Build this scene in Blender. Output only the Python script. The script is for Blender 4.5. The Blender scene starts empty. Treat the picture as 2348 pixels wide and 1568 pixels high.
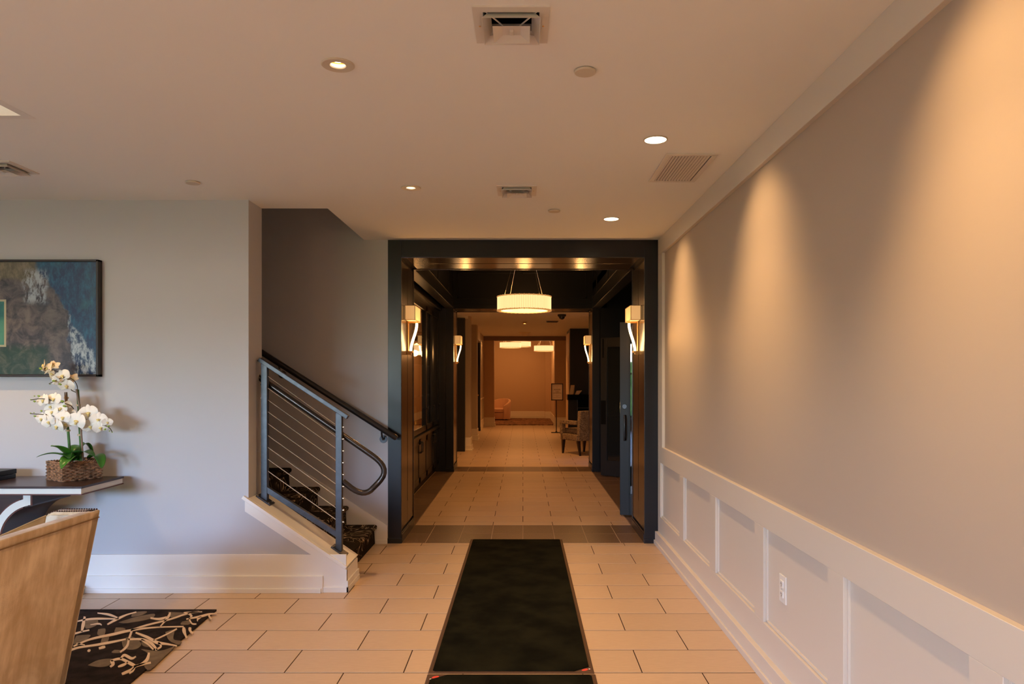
import bpy, bmesh, math, random
from mathutils import Vector, Matrix, Euler
random.seed(7)
S = bpy.context.scene
COL = S.collection
R = math.radians
PI = math.pi

# ------------------------------------------------------------------ camera, sky, exposure
cam_d = bpy.data.cameras.new('camera')
cam = bpy.data.objects.new('camera', cam_d)
COL.objects.link(cam)
cam.location = (0, 0, 1.51)
cam.rotation_euler = (R(90), 0, 0)
F = 1646.0
cam_d.sensor_width = 36
cam_d.lens = F / 2348 * 36
cam_d.shift_x = -25 / 2348
cam_d.shift_y = 80 / 2348
cam_d.clip_start = 0.05
S.camera = cam
S.view_settings.view_transform = 'Standard'
S.view_settings.look = 'None'
S.view_settings.gamma = 1
S.view_settings.exposure = 0.80
S.view_settings.use_curve_mapping = False
try:
    S.cycles.use_denoising = True
    S.cycles.max_bounces = 9
    S.cycles.diffuse_bounces = 6
    S.cycles.glossy_bounces = 4
    S.cycles.transmission_bounces = 8
    S.cycles.caustics_reflective = False
    S.cycles.caustics_refractive = False
    S.cycles.sample_clamp_indirect = 4.0
except Exception:
    pass
W = bpy.data.worlds.new('sky')
S.world = W
W.use_nodes = True
wt = W.node_tree
bg = wt.nodes['Background']
sk = wt.nodes.new('ShaderNodeTexSky')
sk.sky_type = 'NISHITA'
sk.sun_disc = False
sk.sun_elevation = R(28)
sk.sun_rotation = R(0)
tint = wt.nodes.new('ShaderNodeMix'); tint.data_type = 'RGBA'; tint.blend_type = 'MULTIPLY'
tint.inputs[0].default_value = 1; tint.inputs[7].default_value = (.90, .93, 1.18, 1)
wt.links.new(sk.outputs[0], tint.inputs[6]); wt.links.new(tint.outputs[2], bg.inputs[0])
SKY = 6.3
bg.inputs[1].default_value = SKY
WARM = (1.0, 0.60, 0.26)
WARMER = (1.0, 0.46, 0.14)
P_WASH, P_DOWN, P_HALL = 28, 52, 80
P_LOBBY_FILL, P_PEND, P_LOUNGE = 42, 48, 8

def spot(name, loc, target, power, size, blend, col=WARM, rad=0.04):
    l = bpy.data.lights.new(name, 'SPOT')
    l.energy = power; l.spot_size = R(size); l.spot_blend = blend; l.color = col; l.shadow_soft_size = rad
    o = bpy.data.objects.new(name, l); COL.objects.link(o)
    o.location = loc
    o.rotation_euler = (Vector(target) - Vector(loc)).to_track_quat('-Z', 'Y').to_euler()
    return o

def point(name, loc, power, col=WARM, rad=0.1):
    l = bpy.data.lights.new(name, 'POINT'); l.energy = power; l.color = col; l.shadow_soft_size = rad
    o = bpy.data.objects.new(name, l); COL.objects.link(o); o.location = loc
    return o

def sky_portal(name, loc, rot, sx, sy):
    l = bpy.data.lights.new(name, 'AREA'); l.shape = 'RECTANGLE'; l.size = sx; l.size_y = sy
    l.cycles.is_portal = True
    o = bpy.data.objects.new(name, l); COL.objects.link(o); o.location = loc; o.rotation_euler = rot
    return o

# ------------------------------------------------------------------ materials
class NT:
    def __init__(s, m): s.t = m.node_tree; s.n = s.t.nodes; s.l = s.t.links
    def link(s, a, b): s.l.new(a, b)
    def val(s, inp, v):
        if hasattr(v, 'is_linked'): s.link(v, inp)
        else: inp.default_value = v
    def coord(s, kind='Object', scale=None, loc=None, rot=None):
        o = s.n.new('ShaderNodeTexCoord').outputs[kind]
        if scale or loc or rot:
            m = s.n.new('ShaderNodeMapping'); s.link(o, m.inputs[0])
            if scale: m.inputs['Scale'].default_value = scale
            if loc: m.inputs['Location'].default_value = loc
            if rot: m.inputs['Rotation'].default_value = rot
            o = m.outputs[0]
        return o
    def noise(s, vec, scale, detail=4, rough=.55, dist=0):
        n = s.n.new('ShaderNodeTexNoise'); s.link(vec, n.inputs['Vector'])
        n.inputs['Scale'].default_value = scale; n.inputs['Detail'].default_value = detail
        n.inputs['Roughness'].default_value = rough; n.inputs['Distortion'].default_value = dist
        return n.outputs[0]
    def math(s, op, a, b=0.0, clamp=False):
        n = s.n.new('ShaderNodeMath'); n.operation = op; n.use_clamp = clamp
        s.val(n.inputs[0], a); s.val(n.inputs[1], b); return n.outputs[0]
    def ramp(s, fac, a, b, lo=0.0, hi=1.0):
        n = s.n.new('ShaderNodeMapRange'); n.interpolation_type = 'SMOOTHSTEP'
        s.val(n.inputs[0], fac); n.inputs[1].default_value = a; n.inputs[2].default_value = b
        n.inputs[3].default_value = lo; n.inputs[4].default_value = hi; return n.outputs[0]
    def mix(s, fac, a, b):
        n = s.n.new('ShaderNodeMix'); n.data_type = 'RGBA'
        s.val(n.inputs[0], fac)
        s.val(n.inputs[6], a if hasattr(a, 'is_linked') else (*a[:3], 1))
        s.val(n.inputs[7], b if hasattr(b, 'is_linked') else (*b[:3], 1)); return n.outputs[2]
    def bump(s, h, strength, dist=.01):
        n = s.n.new('ShaderNodeBump'); s.link(h, n.inputs['Height']); n.inputs['Strength'].default_value = strength
        n.inputs['Distance'].default_value = dist; return n.outputs[0]
    def sep(s, vec):
        n = s.n.new('ShaderNodeSeparateXYZ'); s.link(vec, n.inputs[0]); return n.outputs

def new_mat(name):
    m = bpy.data.materials.new(name); m.use_nodes = True
    return m, NT(m), m.node_tree.nodes['Principled BSDF']

def mat(name, col, rough=.5, spec=.5, metal=0, var=None, bump=None, emit=None, coat=0, rand=0, sheen=0):
    m, t, b = new_mat(name)
    b.inputs['Base Color'].default_value = (*col, 1); b.inputs['Roughness'].default_value = rough
    b.inputs['Specular IOR Level'].default_value = spec; b.inputs['Metallic'].default_value = metal
    b.inputs['Coat Weight'].default_value = coat
    if sheen: b.inputs['Sheen Weight'].default_value = sheen
    if var or bump or rand:
        c = t.coord()
    base = None
    if var:
        scale, amt = var[0], var[1]
        vec = t.coord(scale=var[2]) if len(var) > 2 else c
        n = t.noise(vec, scale, 5)
        f = t.ramp(n, .3, .7)
        base = t.mix(f, [x * (1 - amt) for x in col], [min(1, x * (1 + amt)) for x in col])
    if rand:
        oi = t.n.new('ShaderNodeObjectInfo').outputs['Random']
        h = t.n.new('ShaderNodeHueSaturation')
        t.val(h.inputs['Color'], base if base else (*col, 1))
        t.link(t.ramp(oi, 0, 1, 1 - rand, 1 + rand), h.inputs['Value'])
        base = h.outputs[0]
    if base: t.link(base, b.inputs['Base Color'])
    if bump:
        n = t.noise(c, bump[0], 6, .6)
        t.link(t.bump(n, bump[1], bump[2] if len(bump) > 2 else .005), b.inputs['Normal'])
    if emit:
        b.inputs['Emission Color'].default_value = (*emit[0], 1); b.inputs['Emission Strength'].default_value = emit[1]
    return m

GREIGE = mat('greige_paint', (.455, .38, .315), .6, .35, bump=(160, .05, .002))
GREIGE2 = mat('grey_wall_paint', (.49, .49, .515), .55, .4, bump=(160, .05, .002))
CEIL = mat('ceiling_paint', (.84, .83, .80), .8, .2, bump=(120, .04, .002))
WHITE = mat('white_trim_paint', (.78, .75, .71), .4, .5)
TRIMP = mat('greige_trim_paint', (.66, .60, .53), .42, .5)
DARK = mat('dark_satin_paint', (.010, .0115, .0155), .29, .38, var=(3, .12))
DARKW = mat('dark_matt_paint', (.013, .0115, .0105), .45, .4)
BLACK = mat('black_void', (.004, .004, .004), .9, .1)
METAL = mat('gunmetal_steel', (.062, .066, .074), .38, .5, .75, var=(30, .12))
HANDRAIL = mat('bronze_dark_steel', (.055, .045, .04), .24, .6, .7)
BLKRAIL = mat('black_painted_steel', (.012, .012, .013), .33, .5)
CABLE = mat('stainless_cable', (.88, .86, .82), .25, .5, 1)
BRASS = mat('brushed_brass', (.72, .40, .13), .3, .5, 1)
VENTW = mat('vent_white_enamel', (.68, .63, .58), .4, .5)
LEDGE = mat('lamp_trim', (.62, .54, .44), .45, .4)
GROUT = mat('grout', (.055, .03, .018), .9, .1)
GROUTL = mat('pale_grout', (.50, .38, .28), .9, .1)

def tile_mat(name, c1, c2, rough, streak, rand):
    m, t, b = new_mat(name)
    oi = t.n.new('ShaderNodeObjectInfo').outputs['Random']
    c = t.coord(scale=streak)
    n = t.noise(c, 14, 6, .65)
    base = t.mix(t.ramp(n, .3, .72), c1, c2)
    h = t.n.new('ShaderNodeHueSaturation'); t.link(base, h.inputs['Color'])
    t.link(t.ramp(oi, 0, 1, 1 - rand, 1 + rand), h.inputs['Value'])
    t.link(h.outputs[0], b.inputs['Base Color'])
    b.inputs['Roughness'].default_value = rough
    b.inputs['Specular IOR Level'].default_value = .45
    t.link(t.bump(n, .06, .002), b.inputs['Normal'])
    return m
TILE = tile_mat('porcelain_beige', (.555, .39, .25), (.61, .435, .28), .38, (1, 6, 1), .04)
TILED = tile_mat('wood_look_brown_tile', (.115, .07, .042), (.19, .12, .075), .36, (14, 1, 1), .12)

# ------------------------------------------------------------------ mesh builder
class MB:
    def __init__(s): s.v = []; s.f = []
    def add(s, vs, fs):
        o = len(s.v); s.v += [tuple(v) for v in vs]; s.f += [tuple(i + o for i in f) for f in fs]; return s
    def box(s, x0, x1, y0, y1, z0, z1):
        x0, x1 = min(x0, x1), max(x0, x1); y0, y1 = min(y0, y1), max(y0, y1); z0, z1 = min(z0, z1), max(z0, z1)
        vs = [(x, y, z) for z in (z0, z1) for y in (y0, y1) for x in (x0, x1)]
        return s.add(vs, [(0, 2, 3, 1), (4, 5, 7, 6), (0, 1, 5, 4), (2, 6, 7, 3), (0, 4, 6, 2), (1, 3, 7, 5)])
    def obox(s, c, ax, ay, az):
        c, ax, ay, az = Vector(c), Vector(ax), Vector(ay), Vector(az)
        vs = [c + ax * i + ay * j + az * k for k in (-1, 1) for j in (-1, 1) for i in (-1, 1)]
        return s.add(vs, [(0, 2, 3, 1), (4, 5, 7, 6), (0, 1, 5, 4), (2, 6, 7, 3), (0, 4, 6, 2), (1, 3, 7, 5)])
    def bar(s, a, b, w, h, up=(0, 0, 1)):
        a, b = Vector(a), Vector(b); d = (b - a).normalized()
        side = d.cross(Vector(up)).normalized(); u = side.cross(d).normalized()
        return s.obox((a + b) / 2, d * ((b - a).length / 2), side * (w / 2), u * (h / 2))
    def prism(s, pts, off):
        """pts: 3D polygon, off: extrusion vector"""
        n = len(pts); off = Vector(off); a = [Vector(p) for p in pts]; b = [p + off for p in a]
        fs = [tuple(range(n)), tuple(range(2 * n - 1, n - 1, -1))]
        fs += [(i, (i + 1) % n, (i + 1) % n + n, i + n) for i in range(n)]
        return s.add(a + b, fs)
    def tube(s, path, r, n=8, caps=True, closed=False):
        path = [Vector(p) for p in path]; rs = r if isinstance(r, (list, tuple)) else [r] * len(path)
        m = len(path); rings = []; up = None
        for i, p in enumerate(path):
            if closed: d = path[(i + 1) % m] - path[i - 1]
            else: d = path[min(i + 1, m - 1)] - path[max(i - 1, 0)]
            d.normalize()
            if up is None:
                up = Vector((0, 0, 1)) if abs(d.z) < .9 else Vector((1, 0, 0))
            x = up - d * up.dot(d)
            if x.length < 1e-5: x = d.orthogonal()
            x.normalize(); y = d.cross(x); up = x
            rings.append([p + (x * math.cos(2 * PI * k / n) + y * math.sin(2 * PI * k / n)) * rs[i] for k in range(n)])
        vs = [v for rg in rings for v in rg]; fs = []
        for i in range(m if closed else m - 1):
            j = (i + 1) % m
            for k in range(n):
                fs.append((i * n + k, i * n + (k + 1) % n, j * n + (k + 1) % n, j * n + k))
        if caps and not closed:
            fs.append(tuple(range(n - 1, -1, -1))); fs.append(tuple((m - 1) * n + k for k in range(n)))
        return s.add(vs, fs)
    def lathe(s, prof, c=(0, 0, 0), n=32, axis='Z', close=False, caps=True):
        """prof: list of (r, h)"""
        c = Vector(c); vs = []; m = len(prof)
        for r, h in prof:
            for k in range(n):
                a = 2 * PI * k / n; p = (r * math.cos(a), r * math.sin(a), h)
                if axis == 'X': p = (h, p[0], p[1])
                if axis == 'Y': p = (p[0], h, p[1])
                vs.append(c + Vector(p))
        fs = []
        for i in range(m if close else m - 1):
            j = (i + 1) % m
            for k in range(n):
                fs.append((i * n + k, i * n + (k + 1) % n, j * n + (k + 1) % n, j * n + k))
        if not close and caps:
            if prof[0][0] > 1e-6: fs.append(tuple(range(n - 1, -1, -1)))
            if prof[-1][0] > 1e-6: fs.append(tuple((m - 1) * n + k for k in range(n)))
        return s.add(vs, fs)
    def grid(s, fn, nu, nv):
        vs = [fn(i / nu, j / nv) for i in range(nu + 1) for j in range(nv + 1)]
        fs = [(i * (nv + 1) + j, (i + 1) * (nv + 1) + j, (i + 1) * (nv + 1) + j + 1, i * (nv + 1) + j + 1) for i in range(nu) for j in range(nv)]
        return s.add(vs, fs)
    def ball(s, c, rx, ry, rz, n=12, m=8):
        c = Vector(c)
        return s.grid(lambda u, v: c + Vector((rx * math.sin(PI * u) * math.cos(2 * PI * v), ry * math.sin(PI * u) * math.sin(2 * PI * v), rz * math.cos(PI * u))), m, n)
    def mesh(s, name, m, smooth=False, fix=True, bevel=0, seg=2):
        me = bpy.data.meshes.new(name)
        me.from_pydata(s.v, [], s.f)
        if fix or bevel:
            bm = bmesh.new(); bm.from_mesh(me)
            bmesh.ops.remove_doubles(bm, verts=bm.verts, dist=1e-5) if smooth and not bevel else None
            bmesh.ops.recalc_face_normals(bm, faces=bm.faces)
            if bevel:
                es = [e for e in bm.edges if len(e.link_faces) == 2 and e.calc_face_angle(0) > .6]
                bmesh.ops.bevel(bm, geom=es, offset=bevel, segments=seg, profile=.6, affect='EDGES', clamp_overlap=True)
            bm.to_mesh(me); bm.free()
        if m: me.materials.append(m)
        if smooth:
            for p in me.polygons: p.use_smooth = True
            try: me.set_sharp_from_angle(angle=R(38))
            except Exception: pass
        return me
    def build(s, name, m, parent=None, world=True, **kw):
        """one mesh object; vertices are in world space unless world=False (then in the parent's space)"""
        if parent is not None and world:
            o = origin_of(parent)
            s.v = [(x - o.x, y - o.y, z - o.z) for x, y, z in s.v]
        ob = bpy.data.objects.new(name, s.mesh(name, m, **kw))
        COL.objects.link(ob)
        if parent is not None: ob.parent = parent
        return ob

def origin_of(o):
    p = Vector((0, 0, 0))
    while o: p = p + o.location; o = o.parent
    return p

def B(*a): return MB().box(*a)

def tag(o, label, cat, group=None, kind=None):
    o['label'] = label; o['category'] = cat
    if group: o['group'] = group
    if kind: o['kind'] = kind
    return o

def thing(name, label, cat, loc=(0, 0, 0), rz=0, group=None):
    o = bpy.data.objects.new(name, None); COL.objects.link(o)
    o.location = loc; o.rotation_euler = (0, 0, rz); o.empty_display_size = .1
    return tag(o, label, cat, group)

def struct(o, label=None, cat=None):
    o['kind'] = 'structure'
    if label: o['label'] = label
    if cat: o['category'] = cat
    return o

def copy_tree(o, parent=None):
    c = o.copy(); COL.objects.link(c)
    if parent: c.parent = parent
    for ch in list(o.children): copy_tree(ch, c)
    return c

def P(u, y, Y):
    """a point at depth Y metres from the camera, seen at photo position (u, y)"""
    k = Y / F
    return Vector(((u - 1199) * k, Y, 1.51 - (y - 864) * k))

def on_plane(u, y, z):
    Y = (1.51 - z) * F / (y - 864)
    return Vector(((u - 1199) * Y / F, Y, z))

def text_mesh(name, txt, size, m, parent, loc, rot, depth=.0004, align='CENTER'):
    cu = bpy.data.curves.new(name, 'FONT'); cu.body = txt; cu.size = size; cu.align_x = align; cu.align_y = 'CENTER'; cu.extrude = depth
    tmp = bpy.data.objects.new('tmp', cu); COL.objects.link(tmp)
    dg = bpy.context.evaluated_depsgraph_get()
    me = bpy.data.meshes.new_from_object(tmp.evaluated_get(dg)); me.name = name
    bpy.data.objects.remove(tmp)
    me.materials.clear(); me.materials.append(m)
    o = bpy.data.objects.new(name, me); COL.objects.link(o); o.parent = parent; o.location = loc; o.rotation_euler = rot
    return o

# ================================================================== FLOOR
CZ = 2.754                      # room ceiling height
PY0, PY1 = 6.54, 7.29           # first portal
QY0, QY1 = 11.45, 12.06         # second portal
PX = 1.112
floor = struct(B(-7.2, 5.2, -4.2, 29, -.12, -.0015).build('floor', GROUT), 'beige porcelain plank tile floor with dark grout lines', 'floor')
tile_cache = {}
def tile_mesh(w, d, m):
    key = (round(w, 3), round(d, 3), m.name)
    if key not in tile_cache:
        b, t = .0012, .012
        x, y = w / 2, d / 2
        vs = []
        for ix, z in ((0, -t), (0, -b), (b, 0)):
            vs += [(-x + ix, -y + ix, z), (x - ix, -y + ix, z), (x - ix, y - ix, z), (-x + ix, y - ix, z)]
        fs = [(8, 9, 10, 11)] + [(r * 4 + k, r * 4 + (k + 1) % 4, r * 4 + 4 + (k + 1) % 4, r * 4 + 4 + k) for r in (0, 1) for k in range(4)]
        mb = MB(); mb.add(vs, fs); tile_cache[key] = mb.mesh('tile', m, fix=False)
    return tile_cache[key]

def tile_rects(x0, x1, y0, y1, w, d, yb, run=True, xb=0.0, gap=.0055):
    out = []
    i0 = math.floor((y0 - yb) / d + 1e-6)
    i = i0
    while yb + i * d < y1 - .01:
        a, b = max(y0, yb + i * d), min(y1, yb + (i + 1) * d)
        off = xb + (w / 2 if (run and i % 2) else 0)
        j = math.floor((x0 - off) / w + 1e-6)
        while off + j * w < x1 - .01:
            c, e = max(x0, off + j * w), min(x1, off + (j + 1) * w)
            if e - c > .012 and b - a > .012:
                out.append((c + gap / 2, e - gap / 2, a + gap * .75, b - gap * .75))
            j += 1
        i += 1
    return out
n_tiles = 0
def lay(rects, m):
    global n_tiles
    for x0, x1, y0, y1 in rects:
        o = bpy.data.objects.new('tile', tile_mesh(x1 - x0, y1 - y0, m)); COL.objects.link(o)
        o.parent = floor; o.location = ((x0 + x1) / 2, (y0 + y1) / 2, 0); n_tiles += 1
def lay_joined(rects, m):
    mb = MB()
    for x0, x1, y0, y1 in rects: mb.box(x0, x1, y0, y1, -.012, 0)
    o = mb.build('tile_field', m, floor); o['kind'] = 'stuff'
TW, TD, YB = .61, .3065, 3.666
near = tile_rects(-7.0, 1.21, -4, 6.527, TW, TD, YB)
vis = [r for r in near if r[3] > 3.3 and r[1] > -3.35 and not (r[1] < -2 and r[3] < 3.7)]
lay(vis, TILE)
lay_joined([r for r in near if r not in vis], TILE)
lay(tile_rects(-PX, PX, 6.527, 7.312, .2967, .3925, 6.527, False), TILED)
lay(tile_rects(-1.10, 1.10, 7.312, QY0 + .01, TW, TD, 7.48), TILE)
lay(tile_rects(-1.40, -1.10, 7.312, QY0, .2967, .3925, 7.312, False, -1.10), TILED)
lay(tile_rects(1.10, 1.96, 7.312, QY0, .2967, .3925, 7.312, False, 1.10), TILED)
lay(tile_rects(-PX, PX, QY0 + .01, 12.07, .2967, .305, QY0 + .01, False), TILED)
gm = MB()
for v in ((-PX, PX, 6.527, 7.312), (-1.40, -1.10, 7.312, QY0), (1.10, 1.96, 7.312, QY0), (-PX, PX, QY0 + .01, 12.07)): gm.box(*v, -.006, -.0011)
gm.build('grout_bed', GROUTL, floor)['kind'] = 'stuff'
hall = tile_rects(-1.75, 2.4, 12.07, 22.4, TW, TD, 12.07)
hv = [r for r in hall if r[3] < 14.3 and r[0] < 1.7 and r[1] > -1.3]
lay(hv, TILE)
lay_joined([r for r in hall if r not in hv] + tile_rects(2.0, 5.0, 7.4, 12, TW, TD, 7.4), TILE)

# ================================================================== CEILING of the room, with its openings
def slab(mb, x0, x1, y0, y1, z0, z1, holes):
    xs = sorted({x0, x1} | {min(max(v, x0), x1) for h in holes for v in h[:2]})
    ys = sorted({y0, y1} | {min(max(v, y0), y1) for h in holes for v in h[2:]})
    for i in range(len(xs) - 1):
        for j in range(len(ys) - 1):
            cx, cy = (xs[i] + xs[i + 1]) / 2, (ys[j] + ys[j + 1]) / 2
            if any(h[0] < cx < h[1] and h[2] < cy < h[3] for h in holes): continue
            mb.box(xs[i], xs[i + 1], ys[j], ys[j + 1], z0, z1)
DOWN = [(-.737, 4.72), (-.737, 2.86), (-.737, 1.0), (-.737, -.86), (-3.75, 4.3)]
VENTS = [(-.04, 2.535), (-.04, 4.785), (-3.087, 4.26)]
SO = (-4.3, -1.443, 5.305, 6.52)
holes = [SO, (-5.4, -2.36, .6, 3.44)]
holes += [(x - .045, x + .045, y - .045, y + .045) for x, y in DOWN]
holes += [(x - .098, x + .098, y - .098, y + .098) for x, y in VENTS]
mb = MB(); slab(mb, -7.0, 1.30, -4.0, 6.52, CZ, CZ + .10, holes)
ceiling = struct(mb.build('ceiling', CEIL), 'flat pale plaster ceiling over the lobby', 'ceiling')
# coffer over the seating area (bright edge at the upper edge of the view)
mb = MB()
mb.box(-5.4, -2.389, 3.416, 3.46, CZ - .001, 3.15); mb.box(-2.389, -2.345, .6, 3.46, CZ - .001, 3.15)
mb.box(-5.44, -2.36, .56, .616, CZ - .001, 3.15); mb.box(-5.44, -5.384, .6, 3.44, CZ - .001, 3.15); mb.box(-5.44, -2.36, .56, 3.44, 3.15, 3.2)
mb.build('coffer', WHITE, ceiling)

# ================================================================== WALLS of the room
FW0, FW1 = 5.05, 5.305
wf = struct(B(-7.0, -1.93, FW0, FW1, 0, CZ).build('wall_front', GREIGE2), 'grey painted wall carrying the seascape picture', 'wall')
struct(B(-7.2, -7.0, -4.0, FW1, 0, CZ + .1).build('wall_left', GREIGE2), 'plain grey painted side wall of the lobby', 'wall')
# back wall with three windows
WIN = [(-6.6, -5.0), (-4.6, -3.0)]
mb = MB()
mb.box(-7.0, 1.3, -4.2, -4.0, 0, .35); mb.box(-7.0, 1.3, -4.2, -4.0, 2.5, CZ + .1)
for a, b in [(-7.0, -6.6), (-5.0, -4.6), (-3.0, 1.3)]: mb.box(a, b, -4.2, -4.0, .35, 2.5)
struct(mb.build('wall_back', GREIGE2), 'lobby wall with two tall windows', 'wall')
for k, (a, b) in enumerate(WIN):
    m = MB()
    for x in (a + .03, (a + b) / 2, b - .03): m.box(x - .03, x + .03, -4.14, -4.08, .35, 2.5)
    for z in (.38, 1.6, 2.47): m.box(a, b, -4.135, -4.085, z - .03, z + .03)
    w = struct(m.build('window_%d' % (k + 1), DARK), 'dark framed tall window to the garden', 'window')
    B(a - .05, b + .05, -4.0, -3.93, .31, .35).build('window_sill', WHITE, w)
    sky_portal('window_daylight', ((a + b) / 2, -4.05, 1.42), (R(90), 0, 0), b - a, 2.15)

# ---- right wall with wainscot
RX, RF = 1.2515, 1.2265          # panel plane, face of the boards
wr = struct(B(RX, 1.45, -4.0, 6.54, 0, CZ + .1).build('wall_right', GREIGE), 'long greige wall with wall-washed upper field and panelled wainscot', 'wall')
def rp(name, y0, y1, z0, z1, m=TRIMP, x=RF, bev=.0015):
    return B(x, RX + .004, y0, y1, z0, z1).build(name, m, wr, bevel=bev, seg=1)
rp('frieze_board', -4.0, 6.52, 2.607, CZ)
rp('end_stile', 6.33, 6.52, .888, 2.607)
rp('chair_rail', -4.0, 6.52, .744, .888)
rp('bottom_rail', -4.0, 6.52, .0, .259)
far = [6.406 - .9145 * i for i in range(12)]
rp('stile', 6.406, 6.52, .259, .744)
for y in far:
    y0 = y - .773
    rp('stile', y0 - .1415, y0, .259, .744)
    p = B(RX - .003, RX + .004, y0, y, .259, .744).build('wainscot_panel', TRIMP, wr)
    q = MB(); t, d = .014, .012
    q.box(RX - d, RX, y - t, y, .259, .744); q.box(RX - d, RX, y0, y0 + t, .259, .744)
    q.box(RX - d, RX, y0, y, .259, .259 + t)
    q.build('panel_moulding', TRIMP, p, bevel=.004)
mb = MB(); mb.box(1.198, 1.24, -4.0, 6.515, 0, .112); mb.box(1.186, 1.2, -4.0, 6.515, 0, .036)
struct(mb.build('baseboard_right', TRIMP, bevel=.003), 'stepped greige baseboard under the wainscot', 'baseboard')

# outlet
t = thing('wall_outlet', 'white duplex power outlet on the wainscot panel', 'outlet', (RX - .003, 3.437, .495))
MB().box(-.007, 0, -.043, .043, -.066, .066).build('cover_plate', WHITE, t, world=False, bevel=.003)
for z in (-.024, .024):
    s_ = MB().box(-.012, -.006, -.018, .018, z - .017, z + .017).build('socket', WHITE, t, world=False, bevel=.004)
    q = MB()
    for yy in (-.007, .007): q.box(-.0125, -.0115, yy - .0015, yy + .0015, z - .004, z + .008)
    q.ball((-.012, 0, z - .009), .001, .003, .003, 8, 4)
    q.build('slots', BLACK, s_, world=False)
MB().ball((-.0075, 0, 0), .002, .003, .003, 8, 6).build('screw', CABLE, t, world=False, smooth=True)

# ---- baseboard of the front wall
mb = MB()
mb.box(-7, -1.24, 5.035, 5.05, 0, .264)
struct(mb.build('baseboard_left', WHITE, bevel=.002), 'tall white stepped baseboard below the grey wall', 'baseboard')
mb = MB(); mb.box(-7, -1.40, 5.018, 5.036, 0, .118); mb.box(-7, -1.41, 5.006, 5.02, 0, .032)
struct(mb.build('baseboard_front', WHITE, bevel=.003), 'lower white plinth strip along the grey wall', 'baseboard')

# ================================================================== STAIRS
ws = struct(MB().box(-4.5, -1.226, 6.52, 6.72, 0, 5.2).build('wall_stairwell', GREIGE2), 'shaded grey wall behind the stairs', 'wall')
mb = MB()
mb.box(-1.443, -1.34, 5.305, 6.52, CZ + .1, 5.2)
mb.box(-4.5, -1.34, 5.2, 5.305, CZ + .1, 5.2); mb.box(-4.6, -4.3, 5.2, 6.72, 0, 5.2); mb.box(-4.6, -1.34, 5.2, 6.72, 5.2, 5.3)
struct(mb.build('wall_upper', GREIGE2), 'upper stairwell walls above the ceiling opening', 'wall')
# sloped knee wall
SL = .669
def zcap(x): return .187 - (x + 1.241) * .684
kx0, kx1 = -1.93, -1.252
mb = MB().prism([(kx0, FW0, 0), (kx1, FW0, 0), (kx1, FW0, zcap(kx1) - .035), (kx0, FW0, zcap(kx0) - .035)], (0, .305, 0))
kw = struct(mb.build('wall_knee', GREIGE2), 'low sloped wall carrying the steel railing', 'wall')
d = Vector((1, 0, -.684)).normalized()
a, b = Vector((-1.958, 0, .6775)), Vector((-1.232, 0, zcap(-1.232)))
n_ = Vector((.684, 0, 1)).normalized() * -.024
mb = MB().prism([a + Vector((0, 5.022, 0)), b + Vector((0, 5.022, 0)), b + n_ + Vector((0, 5.022, 0)), a + n_ + Vector((0, 5.022, 0))], (0, .028, 0))
mb.prism([Vector((-1.93, 5.05, zcap(-1.93))), b + Vector((0, 5.05, 0)), b + n_ + Vector((0, 5.05, 0)), Vector((-1.93, 5.05, zcap(-1.93))) + n_], (0, .32, 0))
mb.build('cap_board', WHITE, kw, bevel=.003)
# white stringer band below the cap and the newel block
y_ = 5.034
mb = MB().prism([(-1.95, y_, zcap(-1.95) - .026), (-1.236, y_, zcap(-1.236) - .026), (-1.236, y_, .0), (-1.40, y_, .0), (-1.40, y_, .262), (-1.485, y_, .262), (-1.95, y_, zcap(-1.95) - .105)], (0, .018, 0))
mb.build('stringer_board', WHITE, kw)
mb = MB().prism([(kx1, 5.035, 0), (-1.236, 5.035, 0), (-1.236, 5.035, .16), (kx1, 5.035, .16)], (0, .335, 0))
mb.build('end_board', WHITE, kw, bevel=.002)
mb = MB().box(-1.40, -1.222, 5.024, 5.036, 0, .038).box(-1.236, -1.222, 5.024, 5.378, 0, .038)
mb.box(-1.236, -1.226, 5.03, 5.374, 0, .08)
mb.build('newel_base', WHITE, kw, bevel=.002)

def carpet_mat():
    m, t, b = new_mat('dark_patterned_carpet')
    c = t.coord()
    w1 = t.noise(c, 3.2, 2, .5, 1.8)
    w2 = t.noise(t.coord(loc=(3, 1, 2)), 2.6, 2, .5)
    f = t.math('FRACT', t.math('MULTIPLY', w1, 9.0))
    line = t.math('SUBTRACT', 1.0, t.ramp(t.math('ABSOLUTE', t.math('SUBTRACT', f, .5)), .05, .11), True)
    mask = t.ramp(w2, .42, .50)
    fuzz = t.noise(c, 90, 3)
    base = t.mix(fuzz, (.010, .007, .004), (.034, .022, .012))
    fac = t.math('MULTIPLY', line, mask)
    t.link(t.mix(fac, base, (.50, .36, .22)), b.inputs['Base Color'])
    b.inputs['Roughness'].default_value = 1; b.inputs['Specular IOR Level'].default_value = .1
    t.link(t.bump(t.noise(c, 260, 3), .7, .006), b.inputs['Normal'])
    return m
CARPET = carpet_mat()
stairs = thing('staircase', 'carpeted staircase climbing behind the steel cable railing', 'stairs', (-1.335, 5.95, 0))
RISE, RUN = .172, .2575
for i in range(11):
    xn = -1.335 - RUN * i; z1 = RISE * (i + 1); y0, y1 = 5.372, 6.50
    prof = [(xn - .02, z1 - RISE), (xn - .004, z1 - RISE), (xn - .010, z1 - .05), (xn + .012, z1 - .035), (xn + .016, z1 - .014), (xn + .006, z1 - .002), (xn - .01, z1), (xn - RUN - .02, z1), (xn - RUN - .02, z1 - RISE)]
    MB().prism([(x, y0, z) for x, z in prof], (0, y1 - y0, 0)).build('stair_step', CARPET, stairs, bevel=.003, seg=1)
def zsk(x): return .159 + .655 * (-1.228 - x)
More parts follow.
